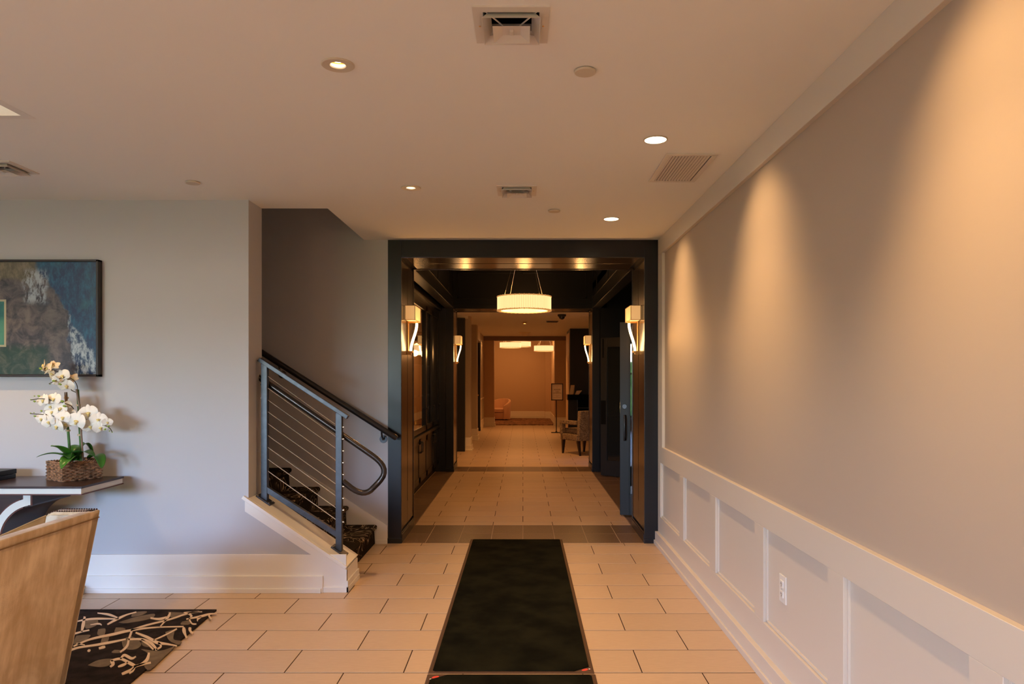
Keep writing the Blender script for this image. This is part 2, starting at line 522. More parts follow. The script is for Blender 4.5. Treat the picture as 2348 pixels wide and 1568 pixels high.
mb = MB().prism([(-4.3, 6.5, zsk(-4.3)), (-1.228, 6.5, zsk(-1.228)), (-1.228, 6.5, .0), (-1.42, 6.5, 0), (-4.3, 6.5, zsk(-4.3) - .5)], (0, .02, 0))
mb.build('skirt_board', WHITE, stairs, bevel=.002)
B(-1.336, -1.226, 6.487, 6.505, 0, .034).build('shoe_strip', WHITE, stairs, bevel=.002)

# guard railing
YR = 5.205
x1, x2 = -1.870, -1.331
rail = thing('stair_railing', 'steel guard railing with thin horizontal cables on the sloped knee wall', 'railing', (x2, YR, zcap(x2)))
def ztop(x): return 1.633 - .653 * (x + 1.905)
def zbot(x): return .700 - .640 * (x + 1.861)
for x in (x1, x2):
    z0 = zcap(x)
    B(x - .022, x + .022, YR - .022, YR + .022, z0 - .0, ztop(x) - .008).build('post', METAL, rail, bevel=.002)
    bp = MB().bar(Vector((x, YR, z0)) - d * .062, Vector((x, YR, z0)) + d * .062, .10, .02)
    o = bp.build('base_plate', METAL, rail, bevel=.002)
    for sx in (-.047, .047):
        for sy in (-.036, .036):
            q = MB().lathe([(.006, .0), (.006, .014), (.0, .016)], Vector((x, YR + sy, z0)) + d * sx, 8)
            q.build('bolt', CABLE, o)
MB().bar((-1.912, YR, ztop(-1.912)), (-1.268, YR, ztop(-1.268)), .045, .030).build('top_rail', METAL, rail, bevel=.003)
MB().bar((x1, YR, zbot(x1)), (x2, YR, zbot(x2)), .038, .038).build('bottom_rail', METAL, rail, bevel=.002)
for i in range(9):
    za = 1.51 - (858 + 27.15 * i - 864) * YR / F; zb = 1.51 - (979.4 + 27.15 * i - 864) * YR / F
    c = MB().tube([(x1 - .03, YR, za + .0), (x1, YR, za), (x2, YR, zb), (x2 + .03, YR, zb)], .0034, 8).build('cable', CABLE, rail, smooth=True)
    for xx, zz, s in ((x1 - .022, za, -1), (x2 + .022, zb, 1)):
        q = MB().lathe([(.0075, 0), (.0075, s * .01), (.004, s * .014), (0, s * .0145)], (xx, YR, zz), 10, 'X')
        q.build('cable_end', CABLE, c, smooth=True)
def arc(p0, p1, p2, n=7):
    return [p0 * (1 - t) ** 2 + p1 * 2 * t * (1 - t) + p2 * t * t for t in [i / n for i in range(n + 1)]]
YP = 5.265
V = lambda u, y, Y=YP: P(u, y, Y)
path = [V(560, 842), V(842, 1036)] + arc(V(852, 1043), V(896, 1072), V(873, 1100))[0:] + [V(866, 1108)] + arc(V(856, 1118, 5.25), V(838, 1141, 5.24), V(806, 1119, 5.23)) + [V(786, 1103, 5.22)]
MB().tube(path, .021, 12).build('handrail_loop', HANDRAIL, rail, smooth=True)
for u, y in ((606, 872), (777, 990)):
    e = V(u, y); MB().tube([e, (e.x, YR, e.z - .03)], .008, 8).build('rail_bracket', METAL, rail, smooth=True)

# wall handrail
p0, p1 = P(520, 757, 6.43), P(910, 1005, 6.43)
wh = thing('wall_handrail', 'round dark handrail sloping along the grey stairwell wall', 'handrail', (p1.x, 6.43, p1.z))
MB().tube([p0, p1 + (p0 - p1).normalized() * .012, p1], [.026, .026, .018], 14).build('rail', BLKRAIL, wh, smooth=True)
for u, y in ((875, 983), (640, 833)):
    e = P(u, y, 6.43)
    w = Vector((e.x, 6.52, e.z - .10))
    b_ = MB().tube([e - Vector((0, 0, .02)), e - Vector((0, -.01, .06)), w - Vector((0, .03, 0)), w], .009, 8).build('bracket', METAL, wh, smooth=True)
    MB().lathe([(.0, -.010), (.034, -.010), (.036, -.004), (.036, 0)], w, 20, 'Y').build('rosette', METAL, b_, smooth=True)

# ================================================================== PORTALS
DARKJ = mat('dark_jamb_warm_sheen', (.026, .017, .012), .22, .55, var=(2, .2))  # same paint as the casings, browned to carry the warm reflections
def portal(name, y0, y1, label, front, top_back):
    """dark panelled arch: jambs, soffit and casing, with a slot running round its middle"""
    root = struct(MB().box(-1.34, -PX - .012, y0, y1, 0, 3.45).box(PX + .012, 1.34, y0, y1, 0, 3.45).box(-1.34, 1.34, y0, y1, 2.612, 3.45).build(name, DARK), label, 'portal')
    yc = (y0 + y1) / 2; g = .011
    for s in (-1, 1):
        xi, xo = s * PX, s * (PX + .013)
        a, b = y0 + .035, y1 - .035
        def pn(nm, ya, yb, za, zb): return B(xi, xo, ya, yb, za, zb).build(nm, DARKJ, root, bevel=.002, seg=1)
        pn('jamb_panel', a, yc - g, .11, 2.575); pn('jamb_panel', yc + g, b, .11, 2.575)
        pn('jamb_panel', yc - g, yc + g, .11, .32); pn('jamb_panel', yc - g, yc + g, 2.28, 2.575)
        for ya, yb in ((y0, y0 + .024), (y1 - .024, y1)):
            B(s * (PX - .006), xo, ya, yb, 0, 2.6).build('edge_bead', DARKJ, root, bevel=.003)
        mb = MB().box(s * (PX - .012), xo, y0 + .004, y1 - .004, 0, .075).box(s * (PX - .006), xo, y0 + .004, y1 - .004, .07, .09)
        mb.build('base_moulding', DARK, root, bevel=.003)
    for ya, yb, xa, xb in ((y0 + .035, yc - g, -1.07, 1.07), (yc + g, y1 - .035, -1.07, 1.07), (yc - g, yc + g, -1.07, -.80), (yc - g, yc + g, .80, 1.07)):
        B(xa, xb, ya, yb, 2.600, 2.613).build('soffit_panel', DARKJ, root, bevel=.002, seg=1)
    for ya, yb in ((y0, y0 + .024), (y1 - .024, y1)):
        B(-PX, PX, ya, yb, 2.594, 2.613).build('edge_bead', DARKJ, root, bevel=.003)
    for s in (-1, 1):
        B(s * (PX - .008), s * 1.226, y0 - .022, y0 + .002, 0, front).build('casing_post', DARK, root, bevel=.002)
        B(s * (PX - .014), s * 1.232, y0 - .030, y0 - .02, 0, .046).build('plinth_block', DARK, root, bevel=.002)
    B(-PX + .008, PX - .008, y0 - .020, y0 + .002, 2.598, front).build('casing_header', DARK, root, bevel=.002)
    return root
p1 = portal('trim_1', PY0, PY1, 'dark panelled portal at the end of the lobby', CZ, 3.45)
p2 = portal('trim_2', QY0, QY1, 'dark panelled portal at the end of the passage', 2.66, 3.45)
# panel mouldings on the bulkhead above the second portal
for xa, xb in ((-1.05, -.10), (-.02, 1.02)):
    m = MB(); y = QY0
    m.box(xa, xb, y - .012, y, 3.16, 3.18); m.box(xa, xb, y - .012, y, 2.76, 2.78); m.box(xa, xa + .02, y - .012, y, 2.76, 3.18); m.box(xb - .02, xb, y - .012, y, 2.76, 3.18)
    m.build('panel_moulding', DARK, p2)

# ================================================================== PASSAGE between the portals
struct(B(-2.0, 2.2, PY1, QY0, 3.45, 3.6).build('ceiling_passage', DARKW), 'high dark ceiling of the passage', 'ceiling')
AX = 1.96                        # side wall with the door opening
mb = MB()
mb.box(AX, AX + .12, PY1, 7.50, 0, 3.45); mb.box(AX, AX + .12, 10.46, QY0, 0, 3.45); mb.box(AX, AX + .12, 7.50, 10.46, 2.13, 3.45)
mb.box(1.34, AX, PY1 - .1, PY1, 0, 3.45); mb.box(1.34, AX, QY0, QY0 + .1, 0, 3.45)
struct(mb.build('wall_passage', DARK), 'dark passage wall with a wide door opening', 'wall')
for s, zb in ((1, 2.6), (-1, 2.6)):
    tb = struct(B(s * PX, s * (PX + .12), PY1, QY0, zb, 3.45).build('trim_%d' % (3 if s > 0 else 4), DARK), 'dark panelled beam along the passage', 'trim')
    B(s * (PX - .012), s * PX, PY1, QY0, zb, zb + .03).build('edge_bead', DARK, tb, bevel=.003)
    B(s * (PX - .008), s * PX, PY1, QY0, zb + .17, zb + .19).build('edge_bead', DARK, tb, bevel=.002)
    for yy in (8.0, 9.4, 10.8):
        B(s * (PX - .008), s * PX, yy - .05, yy + .05, zb + .19, 3.45).build('panel_stile', DARK, tb, bevel=.002)
B(PX, AX, PY1, QY0, 2.9, 3.0).build('alcove_ceiling', DARKW, tb)
struct(B(-2.0, -1.85, PY1 - .1, QY0 + .1, 0, 3.45).build('wall_alcove', DARKW), 'dark wall behind the display cabinet', 'wall')
struct(B(-2.0, -1.34, PY0, PY1 - .1, 0, 3.45).box(-2.0, -1.34, QY0, QY1, 0, 3.45).build('wall_alcove_end', DARKW), 'dark wall ends of the cabinet alcove', 'wall')
# unlit side room behind the doors
mb = MB().box(AX + .12, 5.0, 7.2, 7.3, 0, 3).box(AX + .12, 5.0, 12.0, 12.1, 0, 3).box(5.0, 5.1, 7.2, 12.1, 0, 3).box(AX + .12, 5.1, 7.2, 12.1, 3, 3.1)
struct(mb.build('wall_side_room', DARKW), 'unlit room behind the glazed doors', 'wall')

GLASS_M, _t, _b = new_mat('dark_door_glass')
_b.inputs['Base Color'].default_value = (.05, .055, .055, 1); _b.inputs['Roughness'].default_value = .02
_b.inputs['Transmission Weight'].default_value = .75; _b.inputs['IOR'].default_value = 1.5
CGLASS, _t, _b = new_mat('cabinet_glass')
_b.inputs['Base Color'].default_value = (.85, .9, .88, 1); _b.inputs['Roughness'].default_value = .01
_b.inputs['Transmission Weight'].default_value = 1; _b.inputs['IOR'].default_value = 1.52

DOORP = mat('door_paint', (.022, .021, .021), .40, .20)
def glazed_door(name, a, b, label):
    """a = leading edge, b = hinge edge (floor points)"""
    a, b = Vector(a), Vector(b); w = (b - a).length; th = .045
    root = struct(bpy.data.objects.new(name, None), label, 'door'); COL.objects.link(root)
    root.location = a; root.rotation_euler = (0, 0, math.atan2(b.y - a.y, b.x - a.x))
    L = lambda *v: MB().box(*v)
    def part(nm, m, *v, **k): return L(*v).build(nm, m, root, world=False, **k)
    z0, z1 = .012, 2.105; sw = .10
    part('stile', DOORP, 0, sw, 0, th, z0, z1, bevel=.002); part('stile', DOORP, w - sw, w, 0, th, z0, z1, bevel=.002)
    part('top_rail', DOORP, sw, w - sw, 0, th, z1 - .13, z1, bevel=.002)
    part('bottom_rail', DOORP, sw, w - sw, 0, th, z0, .23, bevel=.002)
    part('glass_pane', GLASS_M, sw - .005, w - sw + .005, .018, .028, .22, z1 - .12)
    q = MB()
    for xa, xb, za, zb in ((sw, sw + .01, .23, z1 - .13), (w - sw - .01, w - sw, .23, z1 - .13), (sw, w - sw, .23, .24), (sw, w - sw, z1 - .14, z1 - .13)):
        q.box(xa, xb, .004, .041, za, zb)
    q.build('glazing_bead', DOORP, root, world=False)
    return root, th
dr1, th = glazed_door('door_1', (1.054, 7.80, 0), (1.93, 7.56, 0), 'dark glazed door standing open, with a tall pull handle')
h = MB().tube([(.055, -.002, 1.09), (.055, -.05, 1.09), (.058, -.062, 1.06), (.058, -.062, .86), (.055, -.05, .83), (.055, -.002, .83)], .011, 10)
h.build('pull_handle', METAL, dr1, world=False, smooth=True)
MB().lathe([(0, -.012), (.024, -.012), (.026, 0)], (.052, 0, 1.19), 16, 'Y').build('lock_cylinder', METAL, dr1, world=False, smooth=True)
MB().box(-.002, .001, .012, .033, 1.12, 1.24).build('latch_plate', BRASS, dr1, world=False)
MB().box(-.003, .0, .017, .028, 1.165, 1.20).build('latch_bolt', METAL, dr1, world=False)
dr2, th = glazed_door('door_2', (1.186, 10.96, 0), (1.93, 10.42, 0), 'dark glazed door leaf open at the end of the side opening')
MB().box(.035, .055, -.006, .0, 1.80, 2.09).build('flush_bolt', BLACK, dr2, world=False, bevel=.002)
MB().box(.008, .09, -.006, .0, .79, 1.15).build('push_plate', BLACK, dr2, world=False, bevel=.002)

# ---- display cabinet
cab = thing('display_cabinet', 'dark built-in display cabinet with glazed doors over panelled base doors', 'cabinet', (-1.6, 9.35, 0))
CX = -1.345
def cp(nm, m, *v, **k): return B(*v).build(nm, m, cab, **k)
cp('plinth', DARKW, -1.84, -1.40, PY1, QY0, 0, .10)
cp('base_carcass', DARK, -1.84, CX - .02, PY1, QY0, .10, .715)
cp('counter', DARK, -1.84, CX + .03, PY1, QY0, .715, .755, bevel=.004)
cp('back_panel', DARKW, -1.845, -1.83, PY1, QY0, .755, 2.52)
cp('top_panel', DARK, -1.84, CX, PY1, QY0, 2.50, 2.56, bevel=.002)
cp('crown', DARK, -1.84, CX + .05, PY1, QY0, 2.56, 2.64, bevel=.01)
DY = (QY0 - .02 - PY1) / 6
for i in range(6):
    y0, y1 = PY1 + .01 + DY * i + .003, PY1 + .01 + DY * (i + 1) - .003
    dd = B(CX - .018, CX - .006, y0, y1, .125, .70).build('cabinet_door', DARK, cab)
    q = MB()
    for ya, yb, za, zb in ((y0, y0 + .075, .125, .70), (y1 - .075, y1, .125, .70), (y0, y1, .125, .20), (y0, y1, .625, .70)): q.box(CX - .012, CX, ya, yb, za, zb)
    q.build('shaker_frame', DARK, dd, bevel=.0015, seg=1)
    hy = y1 - .06 if i % 2 == 0 else y0 + .06
    MB().tube([(CX, hy, .655), (CX + .03, hy, .655), (CX + .032, hy, .645), (CX + .032, hy, .535), (CX + .03, hy, .525), (CX, hy, .525)], .0065, 8).build('bar_handle', METAL, dd, smooth=True)
ups = [(PY1, 8.62, 1), (8.62, 10.02, 1), (10.02, 10.74, 1), (10.74, QY0, 0)]
for y0, y1, glass in ups:
    q = MB()
    for ya, yb, za, zb in ((y0 + .003, y0 + .06, .77, 2.50), (y1 - .06, y1 - .003, .77, 2.50), (y0, y1, .77, .84), (y0, y1, 2.43, 2.50)): q.box(CX - .03, CX, ya, yb, za, zb)
    f = q.build('upper_door', DARK, cab)
    B(CX - .018, CX - .012, y0 + .055, y1 - .055, .835, 2.435).build('glass_pane' if glass else 'door_panel', CGLASS if glass else DARK, f)
    MB().lathe([(.007, 0), (.007, .014), (.016, .018), (.017, .027), (0, .031)], (CX, y1 - .03, 1.075), 14, 'X').build('knob', METAL, f, smooth=True)
for y in (8.62, 10.02, 10.74):
    cp('divider', DARK, -1.83, CX - .03, y - .012, y + .012, .755, 2.5)
SHELF = mat('glass_shelf', (.55, .62, .58), .05, .5)
for z in (1.24, 1.66, 2.05):
    cp('shelf', DARK, -1.83, CX - .05, PY1, 10.74, z, z + .018)

AMBER, _t, _b = new_mat('amber_glass')
_b.inputs['Base Color'].default_value = (.80, .42, .08, 1); _b.inputs['Roughness'].default_value = .05; _b.inputs['Transmission Weight'].default_value = .6
GOLD = mat('gilt_metal', (.85, .55, .16), .22, .5, 1)
CREAM = mat('cream_ceramic', (.74, .62, .42), .35, .5)
def vase(x, y, z, h, r, m, label, kind):
    t = thing('display_' + kind, label, kind, (x, y, z), 0, None)
    MB().lathe([(.0, 0), (r * .8, 0), (r, h * .12), (r * .95, h * .5), (r * .42, h * .72), (r * .38, h * .9), (r * .5, h), (r * .36, h), (r * .28, h * .72), (0, h * .6)], n=20).build('body', m, t, world=False, smooth=True)
    MB().lathe([(0, h), (r * .3, h), (r * .42, h * 1.04), (r * .3, h * 1.18), (0, h * 1.2)], n=14).build('stopper', GOLD, t, world=False, smooth=True)
    return t
vase(-1.50, 9.05, .755, .27, .06, AMBER, 'tall amber glass decanter standing on the cabinet counter', 'decanter')
vase(-1.52, 9.42, .755, .20, .07, AMBER, 'squat amber decanter beside the tall one on the cabinet counter', 'decanter')
vase(-1.47, 9.75, .755, .30, .05, GOLD, 'slim gilt bottle at the end of the cabinet counter', 'bottle')
vase(-1.50, 8.90, 1.0 - .245, .22, .05, GOLD, 'gilt vessel standing before the amber decanters in the cabinet', 'vessel')
t = thing('cream_lantern', 'cream tapered lantern with dark openings on the cabinet shelf', 'lantern', (-1.47, 9.12, 1.258))
MB().lathe([(0, 0), (.095, 0), (.095, .012), (.075, .02), (.05, .19), (.062, .20), (.035, .235), (0, .24)], n=4).build('body', CREAM, t, world=False)
q = MB()
for z, w in ((.05, .03), (.10, .024), (.14, .018)): q.box(-w, w, -.1, .1, z, z + .02).box(-.1, .1, -w, w, z, z + .02)
sl = .0
MB().lathe([(.0715, .05), (.064, .09)], n=4).build('opening', BLACK, t, world=False)
MB().lathe([(.0600, .125), (.0555, .15)], n=4).build('opening', BLACK, t, world=False)

# ================================================================== LAMPS
def emis(name, col, strength, base=(.8, .7, .5)):
    return mat(name, base, .5, .3, emit=(col, strength))
GLOW = emis('glow_tube', (1, .66, .30), 7)
SHADE = emis('lit_fabric_shade', (1, .50, .16), .30, (.75, .58, .36))
LENS = emis('lamp_lens', (1, .80, .52), 14)
PEND, _t, _b = new_mat('pendant_glass')          # pressed glass rods, lit from within
_o = _t.sep(_t.coord())
_rod = _t.math('COSINE', _t.math('MULTIPLY', _t.math('ARCTAN2', _o[1], _o[0]), 96.0))
_b.inputs['Base Color'].default_value = (.22, .15, .08, 1); _b.inputs['Roughness'].default_value = .35
_b.inputs['Emission Color'].default_value = (1, .57, .24, 1)
_t.link(_t.math('ADD', .78, _t.math('MULTIPLY', _rod, .20)), _b.inputs['Emission Strength'])
PENDB = emis('pendant_glass_rim', (1, .45, .13), .28, (.30, .18, .08))

def sconce_parts(root):
    """projects along +X from the wall plane x = 0"""
    sh = MB().box(.008, .100, -.18, .18, .31, .445).build('lamp_shade', SHADE, root, world=False, bevel=.003)
    q = MB()
    e = .0025
    for x in (.008, .1):
        for y in (-.18, .18): q.box(x - e, x + e, y - e, y + e, .31, .445)
    for z in (.31, .445):
        for y in (-.18, .18): q.box(.008, .1, y - e, y + e, z - e, z + e)
        q.box(.1 - e, .1 + e, -.18, .18, z - e, z + e)
    q.build('shade_piping', mat('piping', (.35, .22, .1), .6) if not bpy.data.materials.get('piping') else bpy.data.materials['piping'], sh, world=False)
    pts = []
    for i in range(15):
        t = i / 14; z = .022 + .266 * t
        x = .034 + .058 * (t * t * (3 - 2 * t))
        pts.append((x, 0, z))
    mb = MB()
    for i in range(14):
        mb.obox((Vector(pts[i]) + Vector(pts[i + 1])) / 2, (.0075, 0, 0), (0, .030, 0), (Vector(pts[i + 1]) - Vector(pts[i])) * .52)
    mb.build('glass_diffuser', GLOW, root, world=False)
    MB().box(.0, .014, -.024, .024, -.01, .40).build('back_plate', BRASS, root, world=False, bevel=.003)
    MB().box(.0, .055, -.038, .038, .004, .024).box(.0, .040, -.026, .026, -.012, .006).build('base_bracket', BRASS, root, world=False, bevel=.003)
    MB().box(.014, .104, -.02, .02, .29, .306).build('top_bracket', BRASS, root, world=False, bevel=.003)
def sconce(x, y, z, s, label, first=None):
    if first is None:
        r = thing('wall_sconce', label, 'sconce', (x, y, z), 0 if s > 0 else PI, 'brass wall sconces of the portals')
        sconce_parts(r)
    else:
        r = copy_tree(first); r.location = (x, y, z); r.rotation_euler = (0, 0, 0 if s > 0 else PI); r['label'] = label
    return r
ym, yn = (PY0 + PY1) / 2 - .01, (QY0 + QY1) / 2 + .03
sc = sconce(-PX, ym, 1.735, 1, 'brass wall sconce on the lobby portal jamb beside the stairs')
sconce(PX, ym, 1.735, -1, 'brass wall sconce on the lobby portal jamb beside the open glazed door', sc)
sconce(-PX, yn, 1.735, 1, 'smaller-looking brass sconce on the passage end jamb beyond the display cabinet', sc)
sconce(PX, yn, 1.735, -1, 'smaller-looking brass sconce on the passage end jamb above the patterned chair', sc)
for x, y, s in ((-PX, ym, 1), (PX, ym, -1), (-PX, yn, 1), (PX, yn, -1)):
    point('sconce_light', (x + s * .17, y, 1.90), 5.5, WARMER, .05)

def drum(loc, R_, h, label, first=None, top=3.45, spread=True):
    if first is not None:
        r = copy_tree(first); r.location = loc; r['label'] = label; return r
    r = thing('drum_pendant', label, 'pendant lamp', loc, 0, 'ring pendant lamps of fluted glass')
    n = 192; w = .045
    vs = []
    def ring(rad, z, fl):
        return [((rad + (fl if k % 2 else 0)) * math.cos(2 * PI * k / n), (rad + (fl if k % 2 else 0)) * math.sin(2 * PI * k / n), z) for k in range(n)]
    prof = [(R_, .010, -.010), (R_, h - .010, -.010), (R_ - w, h - .010, .006), (R_ - w, .010, .006)]
    mb = MB(); vs = [v for rr, z, f in prof for v in ring(rr, z, f)]
    fs = [(i * n + k, i * n + (k + 1) % n, ((i + 1) % 4) * n + (k + 1) % n, ((i + 1) % 4) * n + k) for i in range(4) for k in range(n)]
    mb.add(vs, fs); mb.build('fluted_glass_ring', PEND, r, world=False)
    for z in (0, h - .010):
        m = MB()
        for k in range(72):
            a = 2 * PI * k / 72; c, s_ = math.cos(a), math.sin(a)
            m.obox(((R_ - .004) * c, (R_ - .004) * s_, z + .006), (c * .009, s_ * .009, 0), (-s_ * .0105, c * .0105, 0), (0, 0, .008 - .002 * (k % 2)))
        m.lathe([(R_ - w, z), (R_ - .002, z), (R_ - .002, z + .010), (R_ - w, z + .010)], n=72, close=True)
        m.build('beaded_rim', PENDB, r, world=False)
    zt = top - loc[2]
    for k in range(4):
        a = R(38 + 90 * k); rr = R_ - .03
        MB().tube([(rr * math.cos(a), rr * math.sin(a), h - .005), (.04 * math.cos(a), .04 * math.sin(a), zt - .03)], .0028, 6).build('suspension_cable', CABLE, r, world=False)
    MB().lathe([(0, zt - .035), (.075, zt - .035), (.085, zt - .02), (.085, zt), (0, zt)], n=24).build('ceiling_canopy', BRASS, r, world=False, smooth=True)
    return r
pend = drum((.017, 9.30, 2.362), .35, .186, 'large glowing drum pendant hanging in the dark passage on four cables')
point('pendant_light', (.017, 9.3, 2.44), P_PEND, WARMER, .15)

# recessed downlights
def downlight(x, y, label, first=None, z=CZ):
    if first is not None:
        r = copy_tree(first); r.location = (x, y, z); r['label'] = label; return r
    r = thing('recessed_downlight', label, 'downlight', (x, y, z), 0, 'recessed downlights with broad trim rings')
    MB().lathe([(.066, 0), (.066, -.003), (.062, -.006), (.032, -.004), (.0285, 0), (.0285, .006), (.034, .006), (.034, 0)], n=40, close=True).build('trim_ring', LEDGE, r, world=False, smooth=True)
    MB().lathe([(.030, .004), (.036, .05), (.0, .052)], n=28, caps=False).build('reflector', BRASS, r, world=False, smooth=True)
    MB().lathe([(.0, .0165), (.0225, .0165), (.025, .0195), (.0, .022)], n=24).build('bulb', LENS, r, world=False, smooth=True)
    return r
dl = downlight(*DOWN[1], 'recessed downlight with a broad ring between the large vent and the tray ceiling')
downlight(*DOWN[0], 'smaller-looking recessed downlight over the stair foot', dl)
for (x, y), w_ in zip(DOWN[2:], ('over the photographer beside the mats', 'over the lobby windows side', 'over the console table and picture')): downlight(x, y, 'recessed downlight ' + w_, dl)
for i, (x, y) in enumerate(DOWN):
    spot('downlight_beam', (x, y, CZ - .012), (x + (.0 if i < 4 else 0), y + (0 if i < 4 else .25), 0), P_DOWN, 92, .8)
def washer(x, y, label, first=None):
    if first is not None:
        r = copy_tree(first); r.location = (x, y, CZ); r['label'] = label; return r
    r = thing('wall_washer_light', label, 'downlight', (x, y, CZ), 0, 'flush wall washer lamps beside the wall')
    MB().lathe([(.063, 0), (.063, -.004), (.056, -.006), (.056, 0)], n=40, close=True).build('trim_ring', LEDGE, r, world=False, smooth=True)
    MB().lathe([(0, -.0035), (.0565, -.0035), (.0565, 0), (0, 0)], n=36).build('glowing_lens', LENS, r, world=False)
    return r
WASH = [5.640, 3.757, 1.890, .02, -1.85]
wl = washer(.694, WASH[1], 'glowing wall washer lamp beside the louvred ceiling grille')
washer(.694, WASH[0], 'glowing wall washer lamp just before the dark portal', wl)
for y in WASH: spot('wall_wash_beam', (.70, y, CZ - .01), (1.25, y - .02, 2.02), P_WASH * 1.08, 84, 1.0, WARM, .03)
for y in WASH: spot('wall_wash_spill', (.694, y, CZ - .01), (.98, y, 0), P_WASH * 1.45, 95, .9, WARM, .03)

# sprinkler covers
def cover(x, y, label, first=None):
    if first is not None:
        r = first.copy(); COL.objects.link(r); r.location = (x, y, CZ); r['label'] = label; return r
    o = MB().lathe([(0, -.012), (.042, -.012), (.044, -.009), (.044, -.004), (.036, -.004), (.036, 0), (0, 0)], n=36).build('sprinkler_cover', LEDGE, smooth=True)
    o.location = (x, y, CZ)
    return tag(o, label, 'sprinkler cover', 'round flush sprinkler covers in the ceiling')
cv = cover(.253, 2.913, 'round beige sprinkler cover between the large vent and the wall washer')
cover(.2345, 5.36, 'round beige sprinkler cover near the dark portal')
cover(-2.107, 4.58, 'round beige sprinkler cover above the grey picture wall')

# square air diffusers
def frustum(mb, s0, z0, s1, z1, th=.0015):
    for a in range(4):
        c, s = math.cos(a * PI / 2), math.sin(a * PI / 2)
        rot = lambda x, y, z: (x * c - y * s, x * s + y * c, z)
        mb.add([rot(-s0, -s0, z0), rot(s0, -s0, z0), rot(s1, -s1, z1), rot(-s1, -s1, z1), rot(-s0 + th, -s0 + th, z0), rot(s0 - th, -s0 + th, z0), rot(s1 - th, -s1 + th, z1), rot(-s1 + th, -s1 + th, z1)],
               [(0, 1, 2, 3), (7, 6, 5, 4), (3, 2, 6, 7), (0, 4, 5, 1)])
    return mb
def diffuser(x, y, label, first=None):
    if first is not None:
        r = copy_tree(first); r.location = (x, y, CZ); r['label'] = label; return r
    r = thing('air_diffuser', label, 'air vent', (x, y, CZ), 0, 'square stepped ceiling air diffusers')
    m = MB(); s, i = .131, .097
    for a in range(4):
        c, sn = math.cos(a * PI / 2), math.sin(a * PI / 2)
        rot = lambda px, py, z: (px * c - py * sn, px * sn + py * c, z)
        m.add([rot(-s, -s, -.006), rot(s, -s, -.006), rot(i, -i, -.006), rot(-i, -i, -.006), rot(-s, -s, 0), rot(s, -s, 0), rot(i, -i, .05), rot(-i, -i, .05)],
              [(0, 1, 2, 3), (0, 4, 5, 1), (3, 2, 6, 7)])
    m.build('face_frame', VENTW, r, world=False)
    frustum(MB(), .072, .012, .1005, -.026).build('outer_cone', VENTW, r, world=False)
    frustum(MB(), .031, -.0215, .065, -.037).build('inner_cone', VENTW, r, world=False)
    MB().box(-.032, .032, -.032, .032, -.0225, -.0205).build('centre_plate', VENTW, r, world=False)
    MB().box(-.007, .007, -.012, .016, -.032, -.0215).build('clip', VENTW, r, world=False, bevel=.002)
    for a in range(4):
        c, sn = math.cos(a * PI / 2 + PI / 4), math.sin(a * PI / 2 + PI / 4)
        MB().bar((.04 * c, .04 * sn, -.019), (.137 * c, .137 * sn, .004), .0045, .003).build('strut', VENTW, r, world=False)
    MB().box(-.12, .12, -.12, .12, .10, .16).box(-.099, -.095, -.098, .098, .05, .10).box(.095, .099, -.098, .098, .05, .1).box(-.098, .098, .095, .099, .05, .1).box(-.098, .098, -.099, -.095, .05, .1).build('duct', BLACK, r, world=False)
    for sx in (-1, 1):
        MB().lathe([(0, -.008), (.003, -.0075), (.0038, -.006)], (sx * .112, 0, 0), 10).build('screw', BRASS, r, world=False)
    return r
df = diffuser(*VENTS[0], 'large-looking square white air vent with stepped cones at the top of the view')
diffuser(*VENTS[1], 'square white air vent before the dark portal', df)
diffuser(*VENTS[2], 'square white air vent above the orchid and picture wall', df)

# return grille
gx0, gx1, gy0, gy1 = .798, 1.088, 3.99, 4.56
g = thing('return_grille', 'white louvred return air grille in the ceiling beside the long wall', 'air grille', ((gx0 + gx1) / 2, (gy0 + gy1) / 2, CZ))
m = MB(); z0, z1 = CZ - .009, CZ
for v in ((gx0, gx1, gy0, gy0 + .03), (gx0, gx1, gy1 - .03, gy1), (gx0, gx0 + .03, gy0 + .03, gy1 - .03), (gx1 - .03, gx1, gy0 + .03, gy1 - .03)): m.box(*v, z0, z1)
m.build('grille_frame', VENTW, g, bevel=.002)
B(gx0 + .03, gx1 - .03, gy0 + .03, gy1 - .03, CZ - .0015, CZ).build('backing', mat('shaded_enamel', (.03, .02, .014), .7), g)
for i in range(13):
    x = gx0 + .034 + i * (gx1 - gx0 - .078) / 12
    MB().obox((x, (gy0 + gy1) / 2, CZ - .0055), (.0050, 0, -.0036), (0, (gy1 - gy0) / 2 - .03, 0), (.0003, 0, .0008)).build('louver', VENTW, g)

